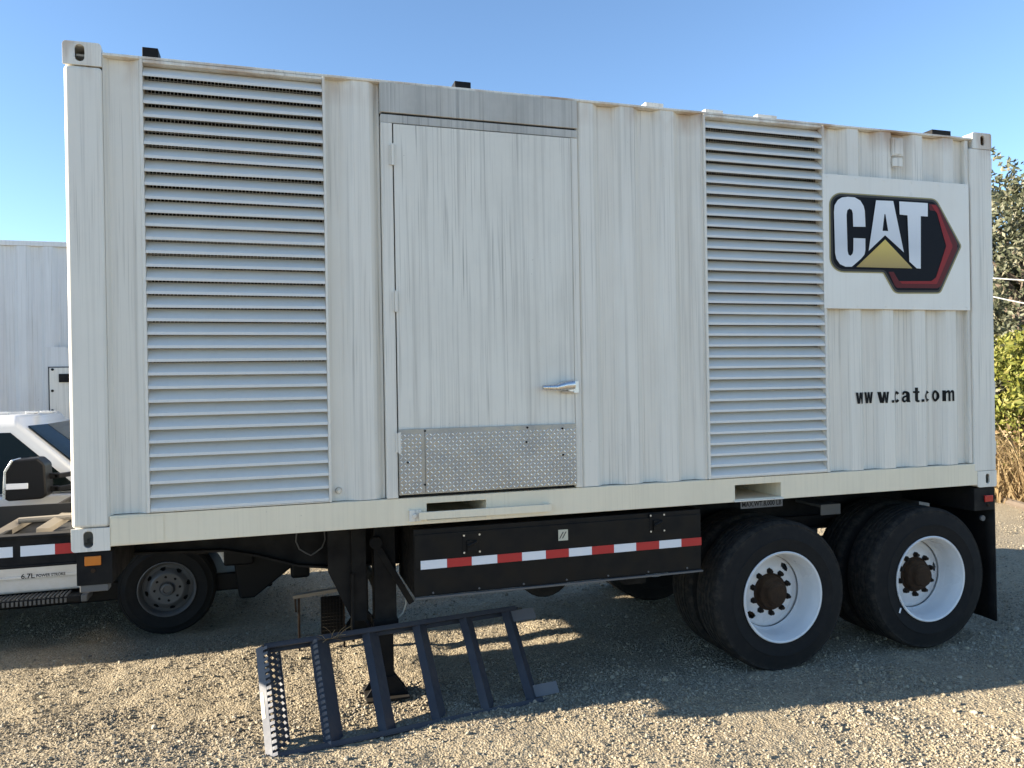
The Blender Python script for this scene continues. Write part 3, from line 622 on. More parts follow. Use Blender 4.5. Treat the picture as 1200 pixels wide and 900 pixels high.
# tool box with its tape, latches and sticker
tb = MB().prism([(1.742, .735), (3.603, .735), (3.603, 1.122), (1.742, 1.122)], .018, .60).build('tool_box', 'boxblack', tr, .004)
MB().box(1.748, 3.60, .010, .0175, .90, 1.092).build('box_lid', 'boxblack', tb, .002)
MB().box(1.742, 3.603, -.002, .0175, .724, .7345).build('box_lip', 'plate_grey', tb)
bm_ = MB()
for x in np.linspace(1.85, 3.5, 7): bm_.tube([(x, .018, .752), (x, .013, .752)], .006, 8)
bm_.build('box_rivets', 'plate_grey', tb)
us = [493, 524, 553, 583, 612, 640, 667, 694, 720, 746, 773, 799, 822.6]
for k in range(12):
    a, b = px(us[k], 666, 1, .007), px(us[k + 1], 664, 1, .007)
    MB().box(a.x + .0005, b.x - .0005, .0072, .0096 if k else .0094, .893, .943).build('reflective_tape', 'tape_red' if k % 2 else 'tape_white', tb)
for u, v in ((553, 637), (770.5, 613)):
    c = px(u, v, 1, .005); lt = MB().box(c.x - .055, c.x + .055, .0065, .0097, c.z - .06, c.z + .06).box(c.x - .03, c.x + .03, -.004, .0063, c.z - .045, c.z + .02).tube([(c.x - .028, -.008, c.z - .01), (c.x + .028, -.008, c.z + .012)], .009, 8).build('latch', 'boxblack', tb, .003)
    mb = MB()
    for sx_ in (-1, 1):
        for sz_ in (-1, 1): mb.tube([(c.x + sx_ * .047, .0065, c.z + sz_ * .05), (c.x + sx_ * .047, .003, c.z + sz_ * .05)], .006, 8)
    mb.build('latch_rivets', 'galv', lt)
c = px(660, 627, 1, .008); st = MB().box(c.x - .031, c.x + .031, .0074, .0097, c.z - .033, c.z + .033).build('sticker', 'sticker', tb)
mb = MB()
for dx in (-.009, .009): mb.obox((c.x + dx - .018, .0066, c.z - .02), (.024, 0, .04), (0, .0006, 0), (.007, 0, 0))
mb.build('sticker_mark', 'sticker_ink', st)
# wheels
RT = .506; WXZ = [(4.213, .497), (5.449, .507)]
def tyre_prof(hw=.14, r=RT, rb=.293, gro=4):
    c = hw; pr = [(rb, .012), (rb + .012, .004), (rb + .03, .0), (rb + .06, -.008), (rb + .085, -.010), (rb + .092, -.0135), (rb + .096, -.0135), (rb + .10, -.0095), (r - .05, .002), (r - .028, .008), (r - .022, .006), (r - .012, .018), (r - .004, .028), (r, .042)]
    n = gro; w0, w1 = .042, 2 * c - .042
    for k in range(n):
        y = w0 + (w1 - w0) * (k + 1) / (n + 1); pr += [(r, y - .007), (r - .011, y - .004), (r - .011, y + .004), (r, y + .007)]
    return pr + [(a, 2 * c - b) for a, b in pr[13::-1]]
ty_me = MB().lathe(tyre_prof(), 96).mesh('tyre'); ty_me.materials.append(M['rubber'])
def disc(mb, prof, n, holes):
    """turned disc with holes: rings of quads, faces whose centre falls in a hole are left out; rims closed by thickness"""
    fn = lambda r: float(np.interp(r, [p[0] for p in prof], [p[1] for p in prof])); rs = np.linspace(prof[0][0], prof[-1][0], 30); vs = []; fs = []
    for r in rs:
        for k in range(n): a = 2 * math.pi * k / n; vs.append((r * math.cos(a), fn(r), r * math.sin(a)))
    for j in range(len(rs) - 1):
        for k in range(n):
            r = (rs[j] + rs[j + 1]) / 2; a = 2 * math.pi * (k + .5) / n; x, z = r * math.cos(a), r * math.sin(a)
            if not any(h(x, z) for h in holes): fs.append((j * n + k, j * n + (k + 1) % n, (j + 1) * n + (k + 1) % n, (j + 1) * n + k))
    mb.add(vs, fs)
def ring_holes(r, cnt, ra, rr_, ph=0.):
    out = []
    for k in range(cnt):
        a = ph + 2 * math.pi * k / cnt; cx_, cz_ = r * math.cos(a), r * math.sin(a); ca, sa = math.cos(a), math.sin(a)
        out.append(lambda x, z, cx_=cx_, cz_=cz_, ca=ca, sa=sa: (((x - cx_) * ca + (z - cz_) * sa) / rr_) ** 2 + ((-(x - cx_) * sa + (z - cz_) * ca) / ra) ** 2 < 1)
    return out
rm = MB().lathe([(.291, .014), (.303, .004), (.306, -.006), (.300, -.011), (.290, -.006), (.284, .012), (.272, .040), (.266, .075), (.262, .125), (.252, .156), (.246, .164), (.246, .172), (.256, .178), (.258, .27), (.29, .275)], 96)
disc(rm, [(.085, .145), (.155, .145), (.175, .152), (.215, .175), (.245, .182)], 180, ring_holes(.205, 2, .036, .022, R(-115)))
rim_me = rm.mesh('wheel'); rim_me.materials.append(M['rim'])
gap_me = MB().lathe([(.2440, .1705), (.2505, .1765)], 96).mesh('weld_gap')
hub = MB().lathe([(.128, .1445), (.126, .138), (.112, .136), (.104, .10), (.080, .088), (.072, .060), (.060, .052), (.0, .050)], 40)
hub.lathe([(.14, .30), (.2, .3), (.2, .19), (.12, .17)], 40)
hub_me = hub.mesh('hub'); hub_me.materials.append(M['rust'])
nut_me = MB().tube([(0, .1445, 0), (0, .130, 0), (0, .1298, 0), (0, .112, 0)], [.022, .019, .014, .012], 6).mesh('lug_nut'); nut_me.materials.append(M['nut'])
def wheel(parent, x, y, z, side, spin, detail=True):
    wv = obj('wheel', rim_me, 'rim', parent, smooth=True, angle=30); wv.location = Vector((x, y, z)) - origin(parent); wv.rotation_euler = (0, spin, 0 if side < 0 else math.pi)
    kids = [('tyre', ty_me, 'rubber')] + ([('hub', hub_me, 'rust'), ('weld_gap', gap_me, 'seal')] if detail else [])
    for nm, me_, mt in kids:
        o = obj(nm, me_, mt, None, smooth=True, angle=28); o.parent = wv; o.location = (0, 0, 0)
    for k in range(10 if detail else 0):
        a = 2 * math.pi * k / 10; o = obj('lug_nut', nut_me, 'nut', None, smooth=True); o.parent = wv; o.location = (.1425 * math.cos(a), 0, .1425 * math.sin(a))
    return wv
for i, (x, z) in enumerate(WXZ):
    wheel(tr, x, .012, z, -1, R(17 + 40 * i)); wheel(tr, x, .345, z, -1, R(60), False)
    wheel(tr, x, WID - .012, z, 1, R(33 * i)); wheel(tr, x, WID - .345, z, 1, R(9), False)
    MB().tube([(x, .15, z), (x, WID - .15, z)], .065, 12).build('axle', 'black', tr, smooth=True)
    for yy in (.86, 1.5): MB().box(x - .45, x + .45, yy, yy + .075, .60, .66).box(x - .05, x + .05, yy - .02, yy + .095, .56, .72).box(x - .46, x - .38, yy, yy + .075, .6605, .81).box(x + .38, x + .46, yy, yy + .075, .6605, .81).build('leaf_spring', 'black', tr, .003)
w3 = px(1053, 718, 1, .004); MB().obox((w3.x, .0005, w3.z), (.012, 0, .034), (0, .0015, 0), (.012, 0, -.004)).build('chalk_mark', 'tape_white', tr)
# mud flap and rear details
mb = MB(); xs = np.linspace(.03, .62, 8); zs = np.linspace(.13, .961, 8); vs = []; fs = []
for z in zs:
    for y in xs: vs.append((6.075 + .03 * (1 - (z - .13) / .83) * math.sin(y * 5), y, z))
for j in range(7):
    for i in range(7): fs.append((j * 8 + i, j * 8 + i + 1, (j + 1) * 8 + i + 1, (j + 1) * 8 + i))
mb.add(vs, fs); mf = mb.build('mud_flap', 'black', tr, smooth=True); s = mf.modifiers.new('thick', 'SOLIDIFY'); s.thickness = .01
c = px(1151, 607, 1, .025); MB().tube([(c.x, .03, c.z), (c.x, .016, c.z)], .02, 12).build('tail_reflector', 'plate_grey', tr, smooth=True)
c0, c1 = px(962, 604, 1, .35), px(985, 590, 1, .35); MB().box(c0.x, c1.x, .35, .36, c0.z, c1.z).box(c0.x, c1.x, .36, .64, c1.z - .02, c1.z).build('bracket_plate', 'plate_grey', tr, .002)
MB().box(3.7, 5.95, .60, .63, .87, .90).build('air_line', 'black', tr)
MB().tube([(2.75, .62, .68), (2.75, 1.9, .68)], .20, 24).build('air_tank', 'black', tr, .01, True)
MB().prism([(2.95, .735), (3.35, .735), (3.35, .60), (3.2, .60)], .30, .58).build('drop_bracket', 'black', tr, .003)

# ------------------------------------------------------------------ ladder leaning against the landing gear
B0 = px(325, 892, 2, 0.0); B1 = px(632, 826, 2, 0.0); U = (B1 - B0).normalized(); Nn = Vector((-U.y, U.x, 0)); V = (Vector((0, 0, .507)) + Nn * .408).normalized(); Wd = U.cross(V)
LV = .650; LU = 1.56
ld = empty('step_ladder', (B0.x, B0.y, 0), 'dark steel stair ladder with serrated treads leaning on its side on the gravel', 'ladder')
def lp(u, v, w_): return B0 + Vector((0, 0, .012)) + U * u + V * v + Wd * w_
for v0 in (.0, LV - .03):
    MB().obox(lp(-.01, v0, -.085), U * (LU + .02), V * .007, Wd * .085).obox(lp(-.01, v0 + (.0072 if v0 == 0 else -.0232), -.012), U * (LU + .02), V * .023, Wd * .012).obox(lp(-.01, v0 + (.0072 if v0 == 0 else -.0232), -.085), U * (LU + .02), V * .023, Wd * .012).build('side_rail', 'ladder', ld, .002)
su = [.0, .305, .612, .925, 1.235, 1.53]; ph = R(48); T = (U * math.cos(ph) - Wd * math.sin(ph)).normalized(); Q = V.cross(T).normalized()   # T: depth of a tread, Q: its normal
if Q.dot(Wd) < 0: Q = -Q
for k, u in enumerate(su):
    p = lp(u - .02, .010, .0); lv = LV - .045; dep = (.17, .13, .115, .105, .10, .095)[k]; lipd = .05 if k else .045
    td = MB().obox(p - Q * lipd, T * .004, V * lv, Q * lipd).obox(p + T * (dep - .004) - Q * (lipd * .6), T * .004, V * lv, Q * lipd * .6)
    if k: td.obox(p + T * .0042 - Q * .0045, T * (dep - .0084), V * lv, Q * .004)
    td = td.build('tread', 'ladder_lip' if k == 0 else 'ladder', ld, .001)
    if k == 0:      # perforated walking surface: raised diamonds punched between the lips
        mb = MB(); nc = 17; rows = 3; a_ = (dep - .008) / rows; b_ = lv / nc
        for r_ in range(rows):
            for c_ in range(nc):
                o_ = p + T * (.004 + r_ * a_) + V * (c_ * b_) - Q * .003; cen = o_ + T * a_ / 2 + V * b_ / 2
                crn = [o_, o_ + T * a_, o_ + T * a_ + V * b_, o_ + V * b_]; dm = [cen - V * b_ * .34, cen + T * a_ * .36, cen + V * b_ * .34, cen - T * a_ * .36]
                dmu = [d_ + Q * .009 for d_ in dm]
                mb.add(crn + dm + dmu, [(0, 1, 5, 4), (1, 2, 6, 5), (2, 3, 7, 6), (3, 0, 4, 7), (4, 5, 9, 8), (6, 7, 11, 10)])
        sf = mb.build('tread_grip', 'ladder', td); sf['kind'] = 'stuff'
    if k < 2:       # saw teeth standing along the nosing
        mb = MB(); nt_ = 19; hgt = .014 if k == 0 else .02
        for c_ in range(nt_):
            q0 = p + V * (lv * (c_ + .12) / nt_) - Q * (.0 if k == 0 else .03) - T * (.0 if k == 0 else .0045); e_ = V * (lv * .55 / nt_); zz = Q * hgt if k == 0 else (Q * .022 - T * .012)
            mb.add([q0 + T * .001, q0 + e_ + T * .001, q0 + e_ * .9 + zz, q0 + T * .001 + Q * .03, q0 + e_ + T * .001 + Q * .03], [(0, 1, 2), (0, 2, 3), (1, 4, 2), (2, 4, 3)])
        th_ = mb.build('tread_teeth', 'ladder_lip', td); th_['kind'] = 'stuff'
    for v0 in (.009, lv + .006): MB().obox(lp(u - .03, v0, -.08), U * .09, V * .004, Wd * .075).build('tread_end', 'ladder', td, .001)
for v0, v1 in ((.045, .055), (LV - .115, LV - .055)): MB().obox(lp(LU - .02, v0 - .0, -.045), U * .17, V * .075, Wd * .006).build('mounting_bracket', 'ladder_lip', ld, .002)
p = lp(-.02, .22, .001) - Q * .044 - T * .0012; MB().obox(p, T * .0009, V * .14, Q * .022).build('rating_label', 'sticker', ld)

# ------------------------------------------------------------------ small grated step standing behind the ladder
YS = 1.5; a = px(343, 698, 1, YS); b = px(404, 688, 1, YS)
gs = empty('grated_step', (a.x + .2, YS, 0), 'small rusty grated step frame standing in shade beneath trailer gooseneck', 'step')
MB().obox((a.x, YS - .03, a.z - .02), (b.x - a.x, 0, b.z - a.z), (0, .05, 0), (0, 0, .026)).build('top_bar', 'dusty', gs, .003)
c0, c1 = px(376, 695, 1, YS), px(402, 740, 1, YS)
MB().box(a.x + .035, a.x + .05, YS - .02, YS + .0, float(height(a.x, YS)) - .01, a.z - .02).obox((a.x + .01, YS - .015, a.z - .02), (.006, 0, -.10), (0, .012, 0), (.012, 0, 0)).build('leg', 'rust', gs, .001)
MB().box(c1.x + .0, c1.x + .014, YS - .02, YS + .0, float(height(c1.x, YS)) - .01, b.z - .02).build('leg', 'rust', gs, .001)
gr = MB()
for x in np.linspace(c0.x, c1.x, 8): gr.box(x - .004, x + .004, YS - .028, YS - .018, .06, c0.z - .025)
for z in np.linspace(.065, c0.z - .03, 14): gr.box(c0.x, c1.x, YS - .0175, YS - .010, z - .006, z + .006)
gr.box(c0.x, c1.x, YS + .0, YS + .006, .06, c0.z - .03)
gr.build('grating', 'black', gs)

# ------------------------------------------------------------------ white pickup behind the trailer
YT = 2.50; YF = YT + 1.92; GZT = -.07
tk = empty('pickup_truck', (-1.5, YT + .96, GZT), 'white pickup truck with black tow mirror parked behind the trailer', 'pickup truck')
def T_(u, v, y=YT): p = px(u, v, 1, y); return (p.x, p.z)
belt = T_(40, 585)[1]; wx, wz = .122, GZT + .378
arch = [(wx + .47 * math.cos(a), wz + .02 + .45 * math.sin(a)) for a in np.linspace(math.pi, 0, 13)]
rx_ = wx - 3.75; arch2 = [(rx_ + .47 * math.cos(a), wz + .02 + .45 * math.sin(a)) for a in np.linspace(math.pi, 0, 13)]
low = T_(0, 698)[1]
cabpoly = [(-2.62, low)] + [(wx - .47, low)] + arch[1:-1] + [(wx + .47, .84), (1.10, .84), (1.17, .86), (1.16, .98), (1.10, 1.055), (.55, belt + .0), (-.12, belt + .03), (-2.62, belt + .03)]
body = MB().prism(cabpoly, YT, YF).build('cab_body', 'carpaint', tk, .035, seg=3)
# greenhouse: belt outline to roof outline
zr = T_(0, 487, YT + .3)[1]; zb_ = belt + .03
def gh(x, y, z): return (x, y, z)
ins = .16
bl_ = [(-.36, YT + .05), (-.24, YT + .5), (-.24, YF - .5), (-.36, YF - .05), (-2.55, YF - .05), (-2.55, YT + .05)]
rl_ = [(-.98, YT + .05 + ins), (-.90, YT + .55), (-.90, YF - .55), (-.98, YF - .05 - ins), (-2.38, YF - .05 - ins), (-2.38, YT + .05 + ins)]
mb = MB(); mb.add([(x, y, zb_) for x, y in bl_] + [(x, y, zr - .07) for x, y in rl_] + [(x * .97 - .07, (y - (YT + YF) / 2) * .86 + (YT + YF) / 2, zr) for x, y in rl_],
    [tuple(range(6)), (12, 13, 14, 15, 16, 17)] + [(i, (i + 1) % 6, (i + 1) % 6 + 6, i + 6) for i in range(6)] + [(i + 6, (i + 1) % 6 + 6, (i + 1) % 6 + 12, i + 12) for i in range(6)])
cab = mb.build('cab_roof', 'carpaint', tk, .03, seg=3)
def on_side(x, t): # point on near side of the greenhouse, t 0 belt .. 1 roof edge; pushed out a little
    return Vector((x, YT + .05 + ins * t - .006, zb_ + (zr - .07 - zb_) * t))
def pane(name, pts, parent, mat='glass'):
    mb = MB(); n_ = (Vector(pts[1]) - Vector(pts[0])).cross(Vector(pts[2]) - Vector(pts[0])).normalized() * .004; k = len(pts)
    mb.add([Vector(p) - n_ for p in pts] + [Vector(p) + n_ for p in pts], [tuple(range(k)), tuple(range(2 * k - 1, k - 1, -1))] + [(i, (i + 1) % k, (i + 1) % k + k, i + k) for i in range(k)]); return mb.build(name, mat, parent)
def apx(t): return -.36 - .62 * t
f_ = .10
for x0, x1, ff in ((-1.28, None, True), (-2.36, -1.36, False)):
    if ff: pts = [on_side(x0, .03), on_side(apx(.03) - .12, .03), on_side(apx(.88) - .12, .88), on_side(x0, .88)]
    else: pts = [on_side(x0, .05), on_side(x1, .05), on_side(x1, .86), on_side(x0 + .08, .86)]
    pane('side_window', pts, cab); pane('side_window', [Vector((p.x, YT + YF - p.y, p.z)) for p in pts], cab)
wsn = Vector((.012, 0, .008))
pane('windshield', [Vector((-.24, YT + .5, zb_)) .lerp(Vector((-.90, YT + .55, zr - .07)), .04) + wsn, Vector((-.24, YF - .5, zb_)).lerp(Vector((-.90, YF - .55, zr - .07)), .04) + wsn, Vector((-.24, YF - .5, zb_)).lerp(Vector((-.90, YF - .55, zr - .07)), .95) + wsn, Vector((-.24, YT + .5, zb_)).lerp(Vector((-.90, YT + .55, zr - .07)), .95) + wsn], cab)
for s_ in (0, 1):
    q0, q1, q2, q3 = Vector((-.36, YT + .05, zb_)), Vector((-.24, YT + .5, zb_)), Vector((-.90, YT + .55, zr - .07)), Vector((-.98, YT + .05 + ins, zr - .07))
    a0 = q0.lerp(q3, .05).lerp(q1.lerp(q2, .05), .20); b0 = q0.lerp(q3, .05).lerp(q1.lerp(q2, .05), .99); b1 = q0.lerp(q3, .95).lerp(q1.lerp(q2, .95), .99); a1 = q0.lerp(q3, .95).lerp(q1.lerp(q2, .95), .20)
    off = Vector((.010, -.006, .008)); pts = [a0 + off, b0 + off, b1 + off, a1 + off]
    if s_: pts = [Vector((p.x, YT + YF - p.y, p.z)) for p in pts]
    pane('windshield', pts, cab)
for dx in (-.99, -.88, -1.2): MB().box(dx - .05, dx + .03, YT + .62, YT + .70, zr + .001, zr + .022).build('roof_lamp', 'carpaint', cab, .006)
MB().box(-1.315, -1.309, YT - .002, YT + .0, low + .06, belt).build('door_gap', 'seal', body); MB().box(-.245, -.24, YT - .002, YT + .0, low + .06, belt).build('door_gap', 'seal', body)
MB().box(-2.4, -.26, YT - .012, YT + .0, low + .115, low + .135).build('side_moulding', 'carpaint', body, .004)
MB().box(-1.22, -1.02, YT - .03, YT - .001, belt - .10, belt - .065).build('door_handle', 'plastic', body, .006)
# tow mirror
ml0, mt0 = T_(5, 538, YT - .28), T_(56, 584, YT - .28)
mi = MB().prism([(ml0[0], mt0[1] + .01), (ml0[0] + .01, ml0[1] - .09), (ml0[0] + .06, ml0[1] - .01), (mt0[0] - .06, ml0[1] + .0), (mt0[0] - .01, ml0[1] - .05), (mt0[0], mt0[1] + .03), (mt0[0] - .03, mt0[1]), (ml0[0] + .03, mt0[1] - .005)], YT - .31, YT - .10).build('tow_mirror', 'plastic', tk, .018, seg=3)
MB().prism([(ml0[0] - .008, mt0[1] + .01), (ml0[0] + .004, ml0[1] - .09), (ml0[0] + .055, ml0[1] - .005), (ml0[0] + .066, ml0[1] - .017), (ml0[0] + .02, ml0[1] - .095), (ml0[0] + .012, mt0[1] + .02)], YT - .315, YT - .10).build('mirror_trim', 'chrome', mi, .002)
s0, s1 = T_(7, 574, YT - .31), T_(33, 566, YT - .31); MB().box(s0[0], s1[0], YT - .317, YT - .309, s0[1], s1[1]).build('mirror_lamp', 'tape_white', mi, .003)
for v in (557, 572): q = T_(60, v, YT - .15); MB().box(mt0[0] - .05, q[0] + .06, YT - .2, YT - .16, q[1] - .022, q[1] + .02).obox((q[0] + .03, YT - .2, q[1] - .02), (.12, .24, 0), (.04, 0, 0), (0, 0, .035)).build('mirror_arm', 'plastic', mi, .006)
tm = text_mesh('6.7L', .062, .001); b_ = T_(25, 678); 
for v in tm.vertices: v.co = (b_[0] + v.co.x * .9, YT - .0125, b_[1] + v.co.y * .85)
bd = obj('badge', tm, 'letter_black', body); e0 = T_(43, 676)
tm = text_mesh('POWER STROKE', .036, .0008)
xs = [v.co.x for v in tm.vertices]; sx = (T_(77, 672)[0] - e0[0]) / (max(xs) - min(xs))
for v in tm.vertices: v.co = (e0[0] + v.co.x * sx, YT - .0125, e0[1] + v.co.y * .9)
obj('badge', tm, 'letter_black', bd)
# running board
r0, r1 = T_(0, 713, YT - .12), T_(95, 700, YT - .12)
MB().box(-2.5, r1[0], YT - .14, YT + .06, r0[1], r0[1] + .05).build('running_board', 'plastic', tk, .01)
mb = MB()
for x in np.arange(-2.48, r1[0] - .1, .03): mb.box(x, x + .016, YT - .135, YT + .04, r0[1] + .0505, r0[1] + .060); mb.box(x, x + .016, YT - .146, YT - .1405, r0[1] + .008, r0[1] + .042)
mb.build('board_tread', 'plate_grey', tk); MB().box(r1[0] + .0005, r1[0] + .05, YT - .145, YT + .06, r0[1] - .002, r0[1] + .055).build('board_cap', 'plate_grey', tk, .012)
MB().box(-2.6, .95, YT + .15, YF - .15, .22, low - .002).build('underbody', 'plastic', tk, .02)
MB().box(1.10, 1.26, YT + .02, YF - .02, .30, .62).build('front_bumper', 'plastic', tk, .03, seg=3)  # coloured black to carry the shade at the truck front
MB().prism([(.68, .16), (.80, .16), (1.12, .40), (1.08, .56), (.62, .60)], YT + .06, YT + .5).build('nose_shade', 'plastic', tk, .02)  # dark block added to stand in for shade below the nose
MB().box(.56, .80, YT - .004, YT + .6, .46, 1.06).build('fender_shade', 'plastic', tk, .02)  # dark box added over the white fender in place of shade
MB().box(1.165, 1.185, YT + .45, YF - .45, .60, .95).build('grille', 'plastic', tk, .01)
for yy in (YT + .05, YF - .40): MB().box(1.13, 1.182, yy, yy + .35, .68, .93).build('headlight', 'tape_white', tk, .02)
# unseen cargo body, added tall to cast the shadow at the left
MB().prism([(-5.9, .42), (rx_ - .47, .42)] + arch2[1:-1] + [(rx_ + .47, .42), (-2.68, .42), (-2.68, 2.02), (-5.9, 2.02)], YT + .02, YF - .02).build('cargo_shadow_box', 'carpaint', tk, .03)
# truck wheels
tty = MB().lathe(tyre_prof(.125, .378, .215, 3), 72).mesh('tyre'); tty.materials.append(M['rubber'])
trm = MB().lathe([(.214, .014), (.225, .002), (.226, -.006), (.219, -.008), (.212, .0), (.205, .02), (.197, .045), (.195, .09), (.195, .22)], 72)
disc(trm, [(.045, .028), (.062, .018), (.125, .012), (.14, .022), (.165, .048), (.196, .06)], 144, ring_holes(.163, 8, .022, .013, .2) + ring_holes(.098, 8, .010, .010, .1)); trm.lathe([(.045, .028), (.05, .005), (.046, -.012), (.03, -.016), (.028, -.008), (.0, -.008)], 36)
trm_me = trm.mesh('wheel'); trm_me.materials.append(M['truckrim'])
bk_me = MB().lathe([(.19, .1), (.0, .1)], 36).mesh('brake_disc')
for x, y, ry in ((wx, YT + .02, 0), (wx, YF - .02, math.pi), (rx_, YT + .02, 0), (rx_, YF - .02, math.pi)):
    wv = obj('wheel', trm_me, 'truckrim', tk, smooth=True); wv.location = Vector((x, y, wz)) - origin(tk); wv.rotation_euler.z = ry
    for nm, me_, mt in (('tyre', tty, 'rubber'), ('brake_disc', bk_me, 'hole')):
        o = obj(nm, me_, mt, None, smooth=True, angle=28); o.parent = wv
MB().tube([(wx, YT + .2, wz), (wx, YF - .2, wz)], .06, 12).build('axle', 'plastic', tk, smooth=True)
MB().tube([(rx_, YT + .2, wz), (rx_, YF - .2, wz)], .06, 12).build('axle', 'plastic', tk, smooth=True)

# ------------------------------------------------------------------ neighbouring container on its own chassis
YN = 6.0; nzt = px(0, 281, 1, YN).z; nx0, nx1 = -6.5, -.45
nc = empty('storage_container', (-3.5, YN + 1.22, 1.135), 'pale blue grey white container with small service door behind the pickup', 'container')
corr_panel('side_wall', pattern(nx0 + .16, nx1 - .16, .02), 1.30, nzt - .06, 'neighbour', nc, y=YN + .006)
corr_panel('side_wall', [(x, -d) for x, d in pattern(nx0 + .16, nx1 - .16, .02)], 1.30, nzt - .06, 'neighbour', nc, y=YN + WID - .01)
for x in (nx0, nx1 - .16):
    for y in (YN, YN + WID - .16): MB().box(x, x + .16, y, y + .16, 1.14, nzt).build('corner_post', 'neighbour', nc, .008)
MB().box(nx0 + .161, nx1 - .161, YN, YN + .06, nzt - .059, nzt).box(nx0 + .161, nx1 - .161, YN + WID - .06, YN + WID, nzt - .059, nzt).build('top_rail', 'neighbour', nc, .006)
MB().box(nx0 + .161, nx1 - .161, YN, YN + .06, 1.14, 1.299).box(nx0 + .161, nx1 - .161, YN + WID - .06, YN + WID, 1.14, 1.299).build('bottom_rail', 'neighbour', nc, .006)
for x in (nx0 + .02, nx1 - .05): MB().box(x, x + .03, YN + .161, YN + WID - .161, 1.14, nzt - .01).build('end_wall', 'neighbour', nc)
MB().box(nx0 + .05, nx1 - .05, YN + .061, YN + WID - .061, nzt - .03, nzt - .01).build('roof', 'neighbour', nc)
d0, d1 = px(58, 431, 1, YN - .01), px(120, 431, 1, YN - .01)
MB().box(d0.x - .05, d1.x + .05, YN - .006, YN + .003, 1.5, d0.z + .25).build('door_surround', 'neighbour', nc, .003)
sd = MB().box(d0.x, d1.x, YN - .028, YN - .0065, 1.52, d0.z).build('service_door', 'paint', nc, .006)
MB().box(d0.x - .012, d0.x - .002, YN - .02, YN - .0065, 1.52, d0.z + .012).box(d0.x - .012, d1.x, YN - .02, YN - .0065, d0.z + .002, d0.z + .012).build('door_seal', 'seal', sd)
for v in (433, 458, 481): q = px(61.5, v, 1, YN - .03); MB().tube([(q.x, YN - .028, q.z), (q.x, YN - .036, q.z)], .016, 8).build('door_bolt', 'black', sd)
for v in (443, 496): q = px(76, v, 1, YN - .03); MB().box(q.x - .06, q.x + .05, YN - .055, YN - .0285, q.z - .05, q.z + .05).build('door_latch', 'black', sd, .006)
nt2 = empty('container_chassis', (-3.5, YN + 1.22, 0), 'plain black chassis under the pale container behind the pickup', 'trailer')
for y in (YN + .6, YN + 1.7): MB().box(nx0, nx1, y, y + .12, .85, 1.138).build('frame_beam', 'black', nt2, .004)
for x in (-5.4, -4.15):
    for y, sd_ in ((YN + .03, -1), (YN + WID - .03, 1)): wheel(nt2, x, y, .49, sd_, .3)
    MB().tube([(x, YN + .15, .49), (x, YN + WID - .15, .49)], .065, 10).build('axle', 'black', nt2)
    for y in (YN + .6, YN + 1.7): MB().box(x - .05, x + .05, y, y + .12, .5, .8495).build('axle_seat', 'black', nt2)
for y in (YN + .6, YN + 1.7): MB().box(-1.5, -1.38, y, y + .12, float(height(-1.44, y)) - .03, .8495).build('landing_leg', 'black', nt2, .004)

# ------------------------------------------------------------------ vegetation on the bank
def leaves(name, pts, size, mat, parent, up=.3, asp=2.2):
    n = len(pts); d = RNG.normal(size=(n, 3)); d /= np.linalg.norm(d, axis=1)[:, None]; e = np.cross(d, RNG.normal(size=(n, 3))); e /= np.linalg.norm(e, axis=1)[:, None]
    s = size * RNG.uniform(.6, 1.3, n)[:, None]; a = d * s * asp / 2; b = e * s / 2; nn = np.cross(d, e) * s * .18
    v = np.stack([pts - a, pts + b + nn, pts + a, pts - b + nn], 1).reshape(-1, 3).astype('f4'); me = bpy.data.meshes.new(name); me.vertices.add(4 * n); me.vertices.foreach_set('co', v.ravel())
    f = np.array([[0, 1, 2], [0, 2, 3]]); ix = (np.arange(n)[:, None, None] * 4 + f[None]).reshape(-1); me.loops.add(len(ix)); me.loops.foreach_set('vertex_index', ix.astype('i4'))
    me.polygons.add(2 * n); me.polygons.foreach_set('loop_start', (np.arange(2 * n) * 3).astype('i4')); me.update(); return obj(name, me, mat, parent)
def tree(name, base, h, rad, n, size, mat, label, cat, lobes=26, zlo=.12, trunk=.16):
    x, y = base; z = float(height(x, y)); t = empty(name, (x, y, z), label, cat); tip = []
    mb = MB().tube([(x, y, z - .1), (x + .05, y, z + h * .25), (x - .1, y + .1, z + h * .5), (x, y, z + h * .8)], [trunk, trunk * .8, trunk * .55, trunk * .2], 9)
    P_ = []
    for k in range(lobes):
        a = RNG.uniform(0, 6.28); zz = RNG.uniform(zlo, .93); r = rad * math.sqrt(RNG.uniform(.08, 1)) * (1 - .75 * max(0, zz - .45)); c = np.array([x + r * math.cos(a), y + r * math.sin(a), z + h * zz])
        s = np.array([x, y, z + h * max(.1, zz - .28)]); md = (s + c) / 2 + [0, 0, .15]; mb.tube([s, md, c], [trunk * .3, trunk * .17, trunk * .06], 6)
        m_ = int(n / lobes); lr = rad * RNG.uniform(.20, .38); q = RNG.normal(size=(m_, 3)); q /= np.linalg.norm(q, axis=1)[:, None]; q *= (lr * RNG.random((m_, 1)) ** .45); q[:, 2] *= .75
        # twigs: pull leaves to a few lines in each clump
        tw = RNG.normal(size=(14, 3)); tw /= np.linalg.norm(tw, axis=1)[:, None]; w_ = tw[RNG.integers(0, 14, m_)] * (lr * 1.25 * RNG.random((m_, 1)) ** .6) + RNG.normal(size=(m_, 3)) * .05
        use = RNG.random((m_, 1)) < .55; P_.append(c + np.where(use, w_, q))
    mb.build('trunk', 'bark', t, smooth=True); leaves('crown', np.concatenate(P_), size, mat, t); return t
tree('oak_tree', (15.9, 7.7), 5.6, 3.1, 80000, .055, 'oak', 'tall grey green evergreen tree rising beyond the container rear', 'tree', 70, .04)
